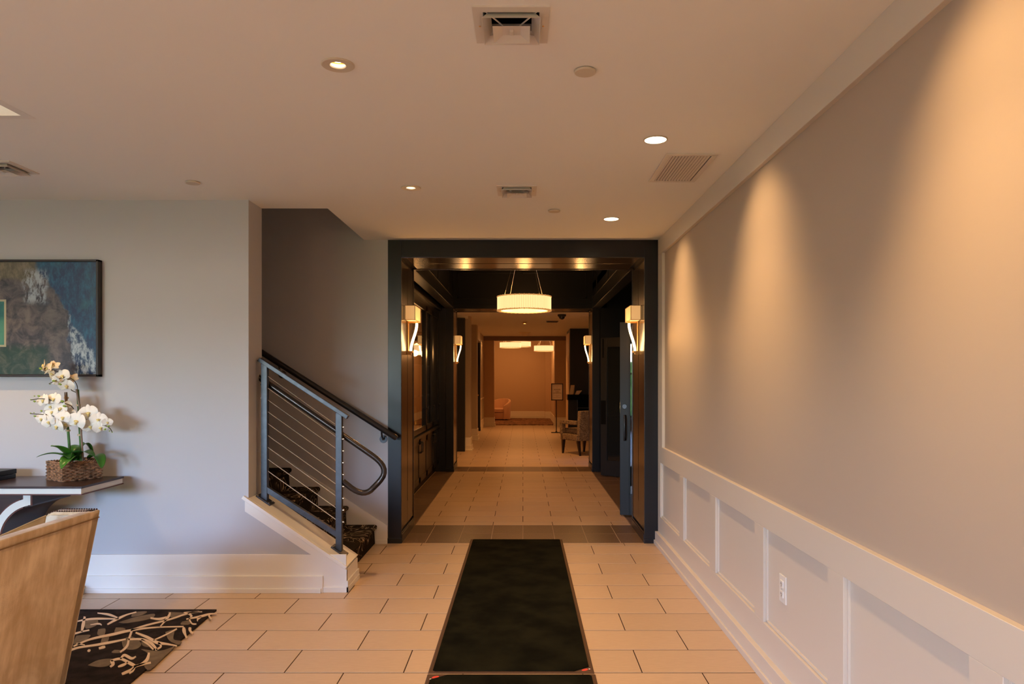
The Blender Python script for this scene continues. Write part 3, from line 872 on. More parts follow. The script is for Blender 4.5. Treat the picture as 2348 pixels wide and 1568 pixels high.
# ================================================================== HALL beyond the second portal
HZ = 2.754
HWALL = mat('warm_beige_paint', (.50, .40, .29), .6, .3)
HWALL2 = mat('tan_wall_paint', (.58, .40, .25), .6, .3)
HTRIM = mat('cream_trim_paint', (.82, .73, .58), .45, .4)
struct(B(-1.8, 3.0, QY1, 22.3, HZ, HZ + .1).build('ceiling_hall', CEIL), 'low pale ceiling of the far hall', 'ceiling')
mb = MB().box(-1.9, -1.75, QY1, 20.1, 0, HZ).box(-1.9, -1.34, 20.1, 20.2, 0, HZ)
mb.box(-1.34, -1.2, 20.1, 22.0, 0, HZ)
struct(mb.build('wall_hall_left', HWALL), 'beige side wall of the far hall', 'wall')
struct(B(2.4, 2.5, QY1, 22.3, 0, HZ).build('wall_hall_right', HWALL), 'beige wall behind the fireplace', 'wall')
def pier(name, x0, x1, y0, y1, z1, m, label):
    o = struct(B(x0, x1, y0, y1, 0, z1).build(name, m), label, 'pier')
    q = MB().box(x0 - .0, x1 + .016, y0 - .016, y1, 0, .27).box(x0, x1 + .030, y0 - .03, y1, 0, .115).box(x0, x1 + .044, y0 - .044, y1, 0, .032)
    q.build('base_moulding', HTRIM, o, bevel=.004)
    return o
struct(B(-1.75, -1.176, 14.52, 14.66, 0, 2.70).build('trim_5', DARKW), 'tall dark door surround in the hall', 'trim')
struct(MB().box(-1.75, -1.12, 14.60, 14.78, 2.70, HZ).build('trim_7', HTRIM), 'pale head board above the dark surround', 'trim')
pier('wall_pier', -1.75, -1.075, 14.67, 15.0, HZ, HWALL, 'beige wall pier with a stepped white base')
pier('wall_pier.001', -1.75, -1.10, 17.1, 17.5, HZ, HWALL, 'second beige wall pier with a stepped white base')
struct(B(-1.75, -1.19, 17.5, 20.0, 2.5, HZ).build('trim_6', HTRIM), 'pale beam above the hall recess', 'trim')
door3 = struct(B(-1.75, -1.19, 20.03, 20.09, 0, 2.46).build('door_3', DARKW), 'dark door at the end of the hall', 'door')
MB().lathe([(.006, -.05), (.02, -.05), (.02, -.02), (.006, -.01), (.006, 0)], (-1.25, 20.03, 1.0), 12, 'Y').build('door_knob', BRASS, door3, smooth=True)
m = MB().box(-1.2, -1.185, 20.15, 22.0, .86, .90).box(-1.2, -1.185, 20.15, 22.0, 0, .26).box(-1.2, -1.18, 20.15, 22, 0, .11)
for yy in (20.2, 20.8, 21.4, 21.95): m.box(-1.2, -1.19, yy - .04, yy + .04, .26, .86)
struct(m.build('trim_8', HTRIM), 'cream wainscot at the hall end', 'trim')
pier('wall_pier.002', -1.34, -.885, 22.0, 22.3, HZ, HWALL2, 'tan pier beside the far lounge opening with a pale base')
o = struct(B(.975, 1.34, 22.0, 22.3, 0, HZ).build('wall_pier.003', HWALL2), 'tan pier behind the sign stand', 'pier')
MB().box(.960, 1.34, 21.984, 22.3, 0, .27).box(.945, 1.34, 21.97, 22.3, 0, .115).build('base_moulding', HTRIM, o, bevel=.004)
struct(B(1.34, 2.5, 22.0, 22.3, 0, HZ).build('wall_hall_end', HWALL2), 'tan end wall behind the fireplace', 'wall')
struct(B(-1.34, 2.4, 21.96, 22.34, 2.626, HZ + .002).build('trim_9', mat('taupe_beam_paint', (.22, .15, .10), .6)), 'taupe beam across the far lounge opening', 'trim')

# unseen pendants added behind the camera to brighten the lobby ceiling and walls
for i, (x, y) in enumerate(((-1.95, -1.6), (-4.6, -1.4))):
    lp = drum((x, y, 2.05), .45, .2, 'added unseen ring pendant lamp in the lobby, %s' % ('nearer the mats' if i == 0 else 'over the seating'), pend)
    for c_ in list(lp.children):
        if c_.name.startswith(('ceiling_canopy', 'suspension_cable')): c_.scale = (1, 1, (CZ - 2.05) / (3.45 - 2.362))
    point('lobby_fill_light', (x, y, 2.16), P_LOBBY_FILL, WARM, .25)
point('coffer_fill_light', (-3.9, 2.0, 3.0), 22, (1, .82, .64), .2)  # added fill lamp without a fixture, brightens the inside of the coffer

# far lounge
FZ = 3.1
mb = MB().box(-3.1, .81, 26.2, 26.3, 0, FZ).box(.81, 1.1, 25.95, 26.3, 0, FZ).box(-3.2, -3.1, 22.3, 26.3, 0, FZ).box(-3.1, -1.34, 22.2, 22.3, 0, FZ).box(-1.34, 1.34, 22.25, 22.3, HZ, FZ)
mb.box(1.0, 1.1, 22.3, 26.0, 0, FZ)
struct(mb.build('wall_lounge', HWALL2), 'warm tan walls of the far lounge', 'wall')
struct(B(-3.2, 1.1, 22.2, 26.3, FZ, FZ + .1).build('ceiling_lounge', CEIL), 'ceiling of the far lounge', 'ceiling')
mb = MB().box(-3.1, .80, 26.185, 26.2, 0, .26).box(-3.1, .80, 26.17, 26.2, 0, .11).box(.80, 1.0, 25.93, 25.95, 0, .26).box(.985, 1.0, 22.3, 25.95, 0, .26)
struct(mb.build('baseboard_lounge', HTRIM, bevel=.003), 'cream baseboard in the far lounge', 'baseboard')
def carpet2():
    m, t, b = new_mat('brown_lounge_carpet')
    n = t.noise(t.coord(scale=(1, 2.2, 1)), 3.5, 4, .6, .8)
    f = t.ramp(t.math('FRACT', t.math('MULTIPLY', n, 5)), .3, .7)
    t.link(t.mix(f, (.06, .022, .010), (.36, .17, .075)), b.inputs['Base Color']); b.inputs['Roughness'].default_value = 1
    return m
tag(B(-3.0, .97, 22.45, 26.1, -.004, .012).build('lounge_carpet', carpet2()), 'brown streaked carpet filling the far lounge', 'carpet')
pd2 = drum((-.41, 23.6, 2.46), .345, .19, 'drum pendant at lower place of the overlapping pair in the far lounge', pend)
pd3 = drum((-.075, 24.8, 2.545), .345, .19, 'drum pendant partly behind the other one in the far lounge', pend)
pd4 = drum((.716, 23.6, 2.35), .345, .19, 'single drum pendant hanging beside the pair in the far lounge', pend)
for q in (pd2, pd3, pd4):
    for ch in list(q.children):
        if ch.name.startswith(('ceiling_canopy', 'suspension_cable')): ch.scale = (1, 1, (FZ - q.location.z) / (3.45 - 2.362))
    point('pendant_light', (q.location.x, q.location.y, q.location.z + .08), P_LOUNGE, WARMER, .2)
point('lounge_light', (-1.6, 24.2, 2.6), P_LOUNGE * 1.6, WARMER, .3)
for sx in (-1, 1): spot('hall_wall_beam', (sx * .98, 20.9, HZ - .02), (sx * 1.2, 20.9, 2.25), 14, 60, .8, WARMER, .03)
for (x, y, pw) in ((.04, 16.25, 1.0), (.04, 13.4, .95), (.5, 19.8, .6), (-.3, 19.2, .6)):
    spot('hall_downlight_beam', (x, y, HZ - .02), (x, y, 0), P_HALL * pw, 105, .8, WARMER, .05)
h1 = downlight(.04, 16.25, 'small lit downlight in the hall ceiling', dl, HZ + .0); h1.location.z = HZ - .006
h1['label'] = 'small lit downlight in the far hall ceiling'
for ch in h1.children:
    if ch.name.startswith(('reflector', 'bulb')): ch.location.z = -.04
m = MB()
hv_ = thing('hall_ceiling_vent', 'small dark slotted vent in the far hall ceiling', 'air vent', (.655, 16.1, HZ))
B(.52, .79, 15.97, 16.23, HZ - .012, HZ).build('vent_frame', DARK, hv_, bevel=.003)
for i in range(5): B(.54, .77, 16.0 + i * .045, 16.02 + i * .045, HZ - .018, HZ - .010).build('slat', DARKW, hv_)
dm = thing('security_camera', 'black dome security camera under the far hall ceiling', 'camera', (.775, 14.3, HZ))
MB().lathe([(0, 0), (.085, 0), (.085, -.03), (.07, -.045), (0, -.045)], (.775, 14.3, HZ), 24).build('housing', DARKW, dm, smooth=True)
MB().ball((.775, 14.3, HZ - .045), .062, .062, .06, 18, 10).build('dome', mat('black_acrylic', (.005, .005, .005), .08, .6), dm, smooth=True)
sd = thing('flush_glass_light', 'small frosted flush light at the end of the hall ceiling', 'ceiling light', (.05, 20.0, HZ))
MB().lathe([(0, 0), (.17, 0), (.17, -.02), (.12, -.04), (0, -.04)], (.05, 20.0, HZ), 24).build('fixture_base', HTRIM, sd, smooth=True)
MB().ball((.05, 20.0, HZ - .04), .09, .09, .07, 16, 10).build('frosted_bowl', HTRIM, sd, smooth=True)

# fireplace
fp = thing('fireplace', 'tall dark fireplace breast with a black mantel behind the patterned chair', 'fireplace', (1.75, 18.9, 0))
FPM = mat('charcoal_panel', (.012, .011, .010), .5, .4)
B(1.215, 2.4, 18.5, 19.9, 0, HZ).build('chimney_breast', FPM, fp, bevel=.005)
B(1.195, 1.216, 18.6, 19.9, 0, 2.66).build('side_trim', HWALL2, fp)
B(1.13, 2.4, 18.16, 18.52, .93, 1.06).build('mantel_shelf', BLACK, fp, bevel=.004)
B(1.11, 1.131, 18.16, 18.52, .93, 1.06).build('mantel_lit_end', HWALL2, fp)  # tan colour stands in for light on the end of the black mantel
B(1.16, 1.40, 18.36, 18.52, 0, .93).build('pilaster', DARK, fp, bevel=.004)
B(2.2, 2.4, 18.36, 18.52, 0, .93).build('pilaster', DARK, fp, bevel=.004)
B(1.40, 2.2, 18.46, 18.52, 0, .93).build('firebox', BLACK, fp)
B(1.385, 1.405, 18.33, 18.37, 0, .93).build('firebox_frame', METAL, fp)
B(1.40, 2.2, 18.44, 18.47, .70, .72).build('firebox_rail', METAL, fp)
PAPER = mat('paper_card', (.80, .68, .52), .7)
bk = thing('standing_card', 'pale card leaning upright on the black mantel', 'card', (1.24, 18.3, 1.06))
MB().prism([(1.19, 18.30, 1.062), (1.27, 18.30, 1.062), (1.315, 18.36, 1.30), (1.225, 18.36, 1.30)], (.004, -.02, 0)).build('front_leaf', PAPER, bk)
MB().prism([(1.27, 18.36, 1.062), (1.30, 18.42, 1.062), (1.315, 18.38, 1.29), (1.30, 18.36, 1.29)], (.012, 0, 0)).build('rear_leaf', PAPER, bk)
bk2 = thing('open_book', 'open pale book lying beside the card on the mantel', 'book', (1.40, 18.28, 1.06))
MB().prism([(1.33, 18.20, 1.061), (1.42, 18.20, 1.061), (1.42, 18.20, 1.075), (1.33, 18.20, 1.085)], (0, .2, 0)).build('cover', PAPER, bk2)
MB().prism([(1.335, 18.21, 1.08), (1.43, 18.21, 1.07), (1.50, 18.21, 1.165), (1.37, 18.21, 1.155)], (0, .19, .0)).build('pages', PAPER, bk2)

# sign stand
ss = thing('sign_stand', 'black framed notice sign on a slim pole stand', 'sign', (.905, 19.4, 0))
SX, SY = .925, 19.4
FRM = mat('black_frame', (.018, .010, .008), .4)
m = MB(); x0, x1, z0, z1 = SX - .16, SX + .16, .874, 1.333
for v in ((x0, x1, z0, z0 + .022), (x0, x1, z1 - .022, z1), (x0, x0 + .022, z0, z1), (x1 - .022, x1, z0, z1)): m.box(v[0], v[1], SY - .012, SY + .012, v[2], v[3])
m.build('sign_frame', FRM, ss, bevel=.002)
pg = B(x0 + .018, x1 - .018, SY - .004, SY + .004, z0 + .018, z1 - .018).build('notice_sheet', mat('white_notice', (.85, .78, .74), .6), ss)
INK = mat('ink', (.10, .04, .03), .7)
for tx, sz, dz in (('ROOMS', .050, .062), ('1 & 2', .050, .008), ('CONFERENCE', .036, -.032)):
    text_mesh('lettering', tx, sz, INK, pg, (SX - .905, -.0048, (z0 + z1) / 2 + dz), (R(90), 0, 0))
q = MB()
for dz, w in ((-.09, .07), (-.122, .035), (-.15, .1)): q.box(SX - w, SX + w, SY - .0052, SY - .004, (z0 + z1) / 2 + dz - .003, (z0 + z1) / 2 + dz + .003)
q.box(SX - .012, SX + .012, SY - .0052, SY - .004, (z0 + z1) / 2 + .125, (z0 + z1) / 2 + .131)
q.build('fine_print', mat('faint_ink', (.45, .36, .33), .8), pg)
MB().tube([(SX - .02, SY + .02, .03), (SX - .02, SY + .02, .90)], .013, 10).build('pole', FRM, ss, smooth=True)
MB().box(SX - .16, SX + .12, SY - .09, SY + .13, 0, .016).build('foot_plate', FRM, ss, bevel=.004)
MB().lathe([(.03, .016), (.028, .03), (.014, .05)], (SX - .02, SY + .02, 0), 16).build('pole_collar', FRM, ss, smooth=True)

# patterned armchair
def scribble():
    m, t, b = new_mat('scribble_tweed')
    c = t.coord()
    w = t.noise(t.coord(scale=(1, 1, 2.2)), 9, 3, .6, 1.6)
    f = t.math('ABSOLUTE', t.math('SUBTRACT', t.math('FRACT', t.math('MULTIPLY', w, 7)), .5))
    base = t.mix(t.ramp(f, .10, .28), (.055, .032, .016), (.30, .205, .11))
    t.link(base, b.inputs['Base Color']); b.inputs['Roughness'].default_value = .9
    t.link(t.bump(t.noise(c, 120, 3), .4, .004), b.inputs['Normal'])
    return m
SCR = scribble()
LEGW = mat('dark_stained_wood', (.018, .010, .006), .35)
ac = thing('patterned_armchair', 'open-arm chair in brown scribble-patterned fabric with dark tapered legs', 'chair', (1.15, 14.12, 0), math.atan2(.86, -.51) - PI / 2)
def ap(nm, m, *v, bev=.02, **k): return MB().box(*v).build(nm, m, ac, world=False, bevel=bev, smooth=True, seg=3, **k)
ap('seat_base', SCR, -.30, .30, -.28, .30, .275, .40, bev=.025)
ap('seat_cushion', SCR, -.225, .225, -.22, .315, .40, .50, bev=.035)
MB().prism([(-.28, -.22, .28), (-.28, -.315, .28), (-.28, -.37, .86), (-.28, -.27, .86)], (.56, 0, 0)).build('backrest', SCR, ac, world=False, bevel=.025, smooth=True, seg=3)
for s in (-1, 1):
    xa, xb = s * .225, s * .315
    m = MB().box(xa, xb, -.27, .30, .585, .665); m.build('armrest', SCR, ac, world=False, bevel=.018, smooth=True, seg=3)
    MB().box(xa, xb, .22, .30, .38, .60).build('arm_post', SCR, ac, world=False, bevel=.015, smooth=True, seg=3)
for sx in (-1, 1):
    for sy, fy in ((1, .02), (-1, -.06)):
        x, y = sx * .255, .25 if sy > 0 else -.26
        q = MB(); t0, t1 = .030, .015
        q.add([(x - t0, y - t0, .28), (x + t0, y - t0, .28), (x + t0, y + t0, .28), (x - t0, y + t0, .28), (x - t1, y + fy - t1, 0), (x + t1, y + fy - t1, 0), (x + t1, y + fy + t1, 0), (x - t1, y + fy + t1, 0)],
              [(0, 1, 2, 3), (7, 6, 5, 4), (0, 4, 5, 1), (1, 5, 6, 2), (2, 6, 7, 3), (3, 7, 4, 0)])
        q.build('leg', LEGW, ac, world=False, bevel=.002)

# cream barrel chair in the far lounge
PINK = mat('peach_upholstery', (.62, .36, .22), .85, .2, sheen=.3)
bc = thing('barrel_chair', 'rounded peach barrel armchair partly behind the far pier', 'chair', (-.80, 25.0, .0125), R(-25))
def tub(u, v):
    a = R(-205 + 230 * u)          # open to -Y
    top = .45 + .29 * (math.sin(PI * u) ** .8)
    r = .385 + .02 * v
    return None
vs = []; n = 32
def ringp(r0, zf):
    return [(r0 * math.cos(R(-40 + 260 * i / n)), r0 * math.sin(R(-40 + 260 * i / n)), zf(i / n)) for i in range(n + 1)]
zt_ = lambda u: .50 + .24 * math.sin(PI * min(1, max(0, u))) ** .9
rings = [ringp(.36, lambda u: .04), ringp(.385, lambda u: zt_(u) - .03), ringp(.37, zt_), ringp(.31, zt_), ringp(.295, lambda u: zt_(u) - .03), ringp(.29, lambda u: .04)]
k = n + 1
mb = MB(); mb.add([p for r_ in rings for p in r_], [(i * k + j, i * k + j + 1, ((i + 1) % 6) * k + j + 1, ((i + 1) % 6) * k + j) for i in range(6) for j in range(n)] + [tuple(i * k for i in range(6)), tuple(i * k + n for i in range(5, -1, -1))])
mb.build('barrel_back', PINK, bc, world=False, smooth=True)
MB().lathe([(0, .04), (.29, .04), (.30, .08), (.30, .26), (0, .27)], n=32).build('seat_base', PINK, bc, world=False, smooth=True)
MB().lathe([(0, .27), (.27, .27), (.30, .29), (.30, .38), (.27, .405), (0, .42)], n=32).build('seat_cushion', PINK, bc, world=False, smooth=True)
MB().lathe([(0, 0), (.28, 0), (.28, .045), (0, .045)], n=24).build('plinth', LEGW, bc, world=False)

# ================================================================== SEATING AREA
# ---- seascape picture: aerial view of rocks, surf and a sea pool
def picture_mat():
    m, t, b = new_mat('seascape_print')
    c = t.coord(); o = t.sep(c); x, z = o[0], o[2]
    n1 = t.noise(c, 3.0, 6, .6); n2 = t.noise(c, 11, 10, .68, .6); n3 = t.noise(t.coord(scale=(1, 1, .45), rot=(0, R(25), 0)), 34, 8, .72)
    warp = t.math('MULTIPLY', t.math('SUBTRACT', n1, .5), .30)
    wz = t.math('MULTIPLY', t.math('SUBTRACT', n2, .5), .10)
    # coast line x position as a function of z: bulges out in the middle, back at the top
    coast = t.math('ADD', .43, t.math('MULTIPLY', t.ramp(z, .02, .36), -.22))
    s = t.math('SUBTRACT', t.math('ADD', x, t.math('ADD', warp, wz)), coast)
    sea = t.ramp(s, -.012, .02)
    rock = t.mix(t.ramp(n2, .34, .70), (.020, .021, .034), (.135, .118, .115))
    rock = t.mix(t.ramp(n1, .58, .70, 0, .7), rock, (.20, .165, .145))
    green = t.math('MULTIPLY', t.ramp(t.math('ADD', z, wz), -.16, -.24), t.ramp(x, .33, .24))
    rock = t.mix(t.math('MULTIPLY', green, .85), rock, t.mix(t.ramp(n2, .4, .7), (.004, .035, .022), (.07, .085, .06)))
    sand = t.math('MULTIPLY', t.ramp(t.math('ADD', z, warp), .25, .29), t.ramp(t.math('ADD', x, wz), .21, .17))
    rock = t.mix(sand, rock, t.mix(t.ramp(n3, .35, .7), (.09, .085, .055), (.20, .17, .12)))
    water = t.mix(t.ramp(n3, .36, .72), (.003, .024, .085), (.012, .115, .215))
    water = t.mix(t.ramp(t.math('ADD', n1, t.math('MULTIPLY', z, .5)), .66, .84, 0, .5), water, (.03, .17, .21))
    col = t.mix(sea, rock, water)
    # surf fan growing downwards from the cape, and a second one near the top
    fan = t.math('MULTIPLY', t.ramp(t.math('ADD', s, 0.0), -.01, .015), t.ramp(t.math('SUBTRACT', s, t.math('MULTIPLY', t.ramp(z, .06, -.32), .20)), .02, -.02))
    fan = t.math('MULTIPLY', fan, t.ramp(z, .10, .04))
    fan2 = t.math('MULTIPLY', t.ramp(t.math('ABSOLUTE', t.math('SUBTRACT', t.math('ADD', x, wz), .19)), .10, .05), t.ramp(t.math('ABSOLUTE', t.math('SUBTRACT', z, .22)), .14, .08))
    fk = t.math('MULTIPLY', t.math('MAXIMUM', fan, t.math('MULTIPLY', fan2, .8)), t.ramp(n3, .40, .58))
    col = t.mix(fk, col, (.38, .45, .52))
    # pool with a pale rim
    px = t.math('SUBTRACT', t.math('ABSOLUTE', t.math('ADD', x, .30)), .285)
    pz = t.math('SUBTRACT', t.math('ABSOLUTE', t.math('ADD', z, .035)), .165)
    pd = t.math('MAXIMUM', px, pz)
    rim = t.math('LESS_THAN', pd, 0.0); inn = t.math('LESS_THAN', pd, -.014)
    col = t.mix(rim, col, (.30, .30, .22)); col = t.mix(inn, col, t.mix(t.ramp(n1, .4, .65), (.004, .085, .10), (.05, .20, .15)))
    t.link(col, b.inputs['Base Color']); b.inputs['Roughness'].default_value = .35
    return m
PXR, PW, PZ0, PZ1 = -2.958, 1.26, 1.512, 2.327
pc = thing('wall_picture', 'dark framed aerial print of rocky coast and blue sea on the grey wall', 'picture', (PXR - PW / 2, FW0 - .045, PZ0))
xa, xb = PXR - PW, PXR
m = MB()
for v in ((xa, xb, PZ0, PZ0 + .014), (xa, xb, PZ1 - .014, PZ1), (xa, xa + .014, PZ0, PZ1), (xb - .014, xb, PZ0, PZ1)): m.box(v[0], v[1], FW0 - .055, FW0 - .002, v[2], v[3])
m.build('picture_frame', FRM, pc, bevel=.0015)
cv_ = MB().box(-PW / 2 + .016, PW / 2 - .016, -.012, .012, -(PZ1 - PZ0) / 2 + .016, (PZ1 - PZ0) / 2 - .016).build('printed_canvas', picture_mat(), pc, world=False)
cv_.location = (0, .012, (PZ1 - PZ0) / 2)
for z in (PZ0 + .1, PZ1 - .1): B(xa + .2, xb - .2, FW0 - .025, FW0 - .001, z - .02, z + .02).build('hanging_rail', FRM, pc)

# ---- console table
TZ = .823
ESP = mat('espresso_wood', (.032, .014, .009), .28, .5, var=(8, .2, (1, 14, 14)))
MAHO = mat('mahogany_edge', (.10, .022, .010), .35, .5)
IVORY = mat('ivory_inlay', (.70, .70, .64), .35, .5)
tb = thing('console_table', 'dark wood console table with ivory inlay and curved pedestal against the grey wall', 'console table', (-3.6, 4.75, 0))
XR, XL, Y0, Y1 = -2.765, -4.095, 4.50, 4.975
B(XL, XR, Y0, Y1, TZ - .014, TZ).build('table_top', ESP, tb, bevel=.0015)
B(XL + .008, XR - .008, Y0 + .006, Y1 - .004, TZ - .048, TZ - .014).build('inlay_band', IVORY, tb)
B(XL + .002, XR - .002, Y0 + .001, Y1, TZ - .055, TZ - .048).build('lower_edge', MAHO, tb)
# hourglass pedestal: two arcs in front view, extruded in depth
xc = -3.43
def pedestal_curve(off, s, n=18):
    """right-hand outline from top to bottom: a C curving in to the waist, offset towards the middle"""
    pts = []
    cx, zc, r = -3.095, .475, .215 + off
    for i in range(n + 1):
        a = R(96 + 84 * i / n); pts.append((cx + r * math.cos(a), zc + r * math.sin(a)))
    for i in range(1, n + 1):
        a = R(180 + 84 * i / n); pts.append((cx + r * math.cos(a), zc + (r + .17) * math.sin(a)))
    return pts
zt = TZ - .056
def side(s):
    f = lambda p: (xc + s * (p[0] - xc), p[1])
    o = [f(p) for p in pedestal_curve(0, s)]; i = o
    return o, i
for s in (1, -1):
    o, i = side(s)
    topx = xc + s * (-3.112 - xc); botx = topx
    outline = [(topx, zt), (topx, zt - .067)] + [p for p in o if .06 < p[1] < zt - .07 and (p[0] - xc) * s < (topx - xc) * s - .002] + [(botx, .06), (botx, .0148), (xc, .0148), (xc, zt)]
    MB().prism([(x, 4.56, z) for x, z in outline], (0, .385, 0)).build('pedestal_half', ESP, tb)
    # front band: mahogany ground with ivory inlay, standing 4 mm proud
    def band(w0, w1, y0, y1, nm, mm, e):
        mb = MB(); pts = [(x, z) for x, z in [(xc + s * (p[0] - xc), p[1]) for p in pedestal_curve(w0, s)]]
        qts = [(xc + s * (p[0] - xc), p[1]) for p in pedestal_curve(w1, s)]
        for k in range(len(pts) - 1):
            a, b_, c, d_ = pts[k], pts[k + 1], qts[k + 1], qts[k]
            if max(a[1], b_[1], c[1], d_[1]) > zt - .025 or min(b_[1], c[1]) < .06: continue
            if max((v[0] - xc) * s for v in (a, b_, c, d_)) > (-3.112 - .010 - xc) * 1: continue
            mb.prism([(a[0], y0, a[1]), (b_[0], y0, b_[1]), (c[0], y0, c[1]), (d_[0], y0, d_[1])], (0, y1 - y0, 0))
        X0, X1 = sorted((xc + s * (-3.112 - e - xc), xc + s * (-3.112 - .062 + e - xc)))
        B(X0, X1, y0 - .0006, y1, zt - .072 + e * .3, zt - e).build(nm.replace('arc', 'block').replace('band', 'block'), mm, tb)
        return mb.build(nm, mm, tb)
    band(.0, .062, 4.552, 4.561, 'edge_band', MAHO, .0)
    band(.008, .054, 4.548, 4.554, 'inlay_arc', IVORY, .008)
B(-3.80, -3.06, 4.55, 4.95, .0148, .065).build('pedestal_base', ESP, tb, bevel=.004)

# black box on the table
bb = thing('black_box', 'low black lidded box at the end of the console table', 'box', (-3.60, 4.80, TZ), R(-3))
MB().box(-.14, .14, -.10, .10, 0, .028).build('tray', DARK, bb, world=False, bevel=.003)
MB().box(-.143, .143, -.103, .103, .030, .062).build('lid', DARKW, bb, world=False, bevel=.003)
MB().box(.10, .13, -.106, -.10, .010, .022).build('clasp', CABLE, bb, world=False, bevel=.001)

# ---- orchid in a woven basket
ocx, ocy = -3.026, 4.845
oyaw = math.atan2(.21, .133)
orc = thing('orchid_basket', 'white orchid with green leaves in a woven brown basket on the console', 'plant', (ocx, ocy, TZ))
WICK = mat('woven_reed', (.30, .16, .085), .55, .35, var=(45, .6))
WICKD = mat('dark_reed', (.06, .032, .018), .7)
LX, LY, BH = .125, .105, .118
cs, sn = math.cos(oyaw), math.sin(oyaw)
def rot2(x, y, z): return (x * cs - y * sn, x * sn + y * cs, z)
def rect_path(ax, ay, t):
    """t in 0..1 round a rectangle with slightly rounded corners"""
    per = [2 * ax, 2 * ay, 2 * ax, 2 * ay]; tot = sum(per); q = t * tot
    for k in range(4):
        if q <= per[k] or k == 3: break
        q -= per[k]
    f = q / per[k]
    return [(-ax + 2 * ax * f, -ay, 0, -1), (ax, -ay + 2 * ay * f, 1, 0), (ax - 2 * ax * f, ay, 0, 1), (-ax, ay - 2 * ay * f, -1, 0)][k]
mb = MB(); NSEG = 128; ROWS = 11
for r_ in range(ROWS):
    z = .006 + (BH - .012) * r_ / (ROWS - 1)
    pts = []
    for i in range(NSEG):
        x, y, nx, ny = rect_path(LX, LY, i / NSEG)
        w = math.sin(2 * PI * i / NSEG * 16 + PI * r_) * .0042
        zz = z + random.uniform(-.0012, .0012)
        pts.append(rot2(x + nx * w, y + ny * w, zz))
    mb.tube(pts, .0052, 5, closed=True)
mb.build('basket_weave', WICK, orc, world=False, smooth=True)['kind'] = 'stuff'
for i in range(32):
    x, y, nx, ny = rect_path(LX, LY, i / 32)
    MB().tube([rot2(x, y, 0), rot2(x, y, BH + .002)], .0035, 5).build('stake', WICKD, orc, world=False)
mb = MB()
for ph in (0, PI):
    pts = []
    for i in range(NSEG):
        x, y, nx, ny = rect_path(LX, LY, i / NSEG)
        a = 2 * PI * i / NSEG * 26 + ph
        pts.append(rot2(x + nx * .005 * math.cos(a), y + ny * .005 * math.cos(a), BH + .003 + .005 * math.sin(a)))
    mb.tube(pts, .0042, 5, closed=True)
mb.build('braided_rim', WICK, orc, world=False, smooth=True)
mb = MB(); mb.add([rot2(*v) for v in [(-LX + .008, -LY + .008, .004), (LX - .008, -LY + .008, .004), (LX - .008, LY - .008, .004), (-LX + .008, LY - .008, .004), (-LX + .008, -LY + .008, BH - .018), (LX - .008, -LY + .008, BH - .018), (LX - .008, LY - .008, BH - .018), (-LX + .008, LY - .008, BH - .018)]],
   [(3, 2, 1, 0), (4, 5, 6, 7), (0, 1, 5, 4), (1, 2, 6, 5), (2, 3, 7, 6), (3, 0, 4, 7)])
mb.build('moss_fill', mat('moss', (.05, .045, .02), .95, bump=(90, .8, .01)), orc, world=False)
O = Vector((ocx, ocy, TZ))
def leaf_mat():
    m, t, b = new_mat('glossy_leaf')
    oi = t.n.new('ShaderNodeObjectInfo').outputs['Random']
    n = t.noise(t.coord(), 18, 3)
    col = t.mix(t.math('ADD', t.math('MULTIPLY', oi, .6), t.math('MULTIPLY', n, .4)), (.006, .055, .010), (.06, .20, .015))
    t.link(col, b.inputs['Base Color']); b.inputs['Roughness'].default_value = .3
    return m
LEAF = leaf_mat()
def leaf(base, mid, tip, w, cup=.15):
    p0, p1, p2 = [Vector(v) - O for v in (base, mid, tip)]
    p1 = p1 * 2 - (p0 + p2) / 2
    def bez(t): return p0 * (1 - t) ** 2 + p1 * 2 * t * (1 - t) + p2 * t * t
    ch = (p2 - p0)
    def fn(u, v):
        c = bez(u); tg = (bez(min(1, u + .02)) - bez(max(0, u - .02))).normalized()
        s_ = tg.cross(Vector((0, 0, 1)));
        if s_.length < .15: s_ = tg.cross(Vector((0, -1, 0)))
        s_.normalize(); nn = s_.cross(tg).normalized()
        q = v * 2 - 1
        ww = w * 1.22 * (math.sin(PI * min(1, max(0, .10 + .9 * u))) ** .6 if u < .999 else 0) * (1 - .1 * u)
        return c + s_ * q * ww + nn * (abs(q) ** 1.5 * ww * cup * 2)
    mb = MB().grid(fn, 14, 6)
    o = mb.build('leaf', LEAF, orc, world=False, smooth=True)
    so = o.modifiers.new('thickness', 'SOLIDIFY'); so.thickness = .0016
    return o
Lp = lambda u, y, Y: P(u, y, Y)
leaf(Lp(164, 1052, 4.80), Lp(140, 1030, 4.72), Lp(116, 1023, 4.66), .040)
leaf(Lp(163, 1050, 4.80), Lp(155, 1052, 4.68), Lp(140, 1076, 4.615), .034)
leaf(Lp(160, 1053, 4.84), Lp(125, 1040, 4.80), Lp(83, 1048, 4.76), .022)
leaf(Lp(168, 1054, 4.82), Lp(190, 1036, 4.78), Lp(217, 1047, 4.74), .036)
leaf(Lp(205, 1050, 4.85), Lp(226, 1046, 4.81), Lp(233, 1074, 4.77), .033)
leaf(Lp(182, 1056, 4.88), Lp(194, 1018, 4.90), Lp(214, 1044, 4.95), .034)
leaf(Lp(168, 1056, 4.86), Lp(172, 1028, 4.90), Lp(186, 1022, 4.96), .034)
leaf(Lp(158, 1052, 4.80), Lp(152, 1040, 4.74), Lp(160, 1052, 4.66), .030)

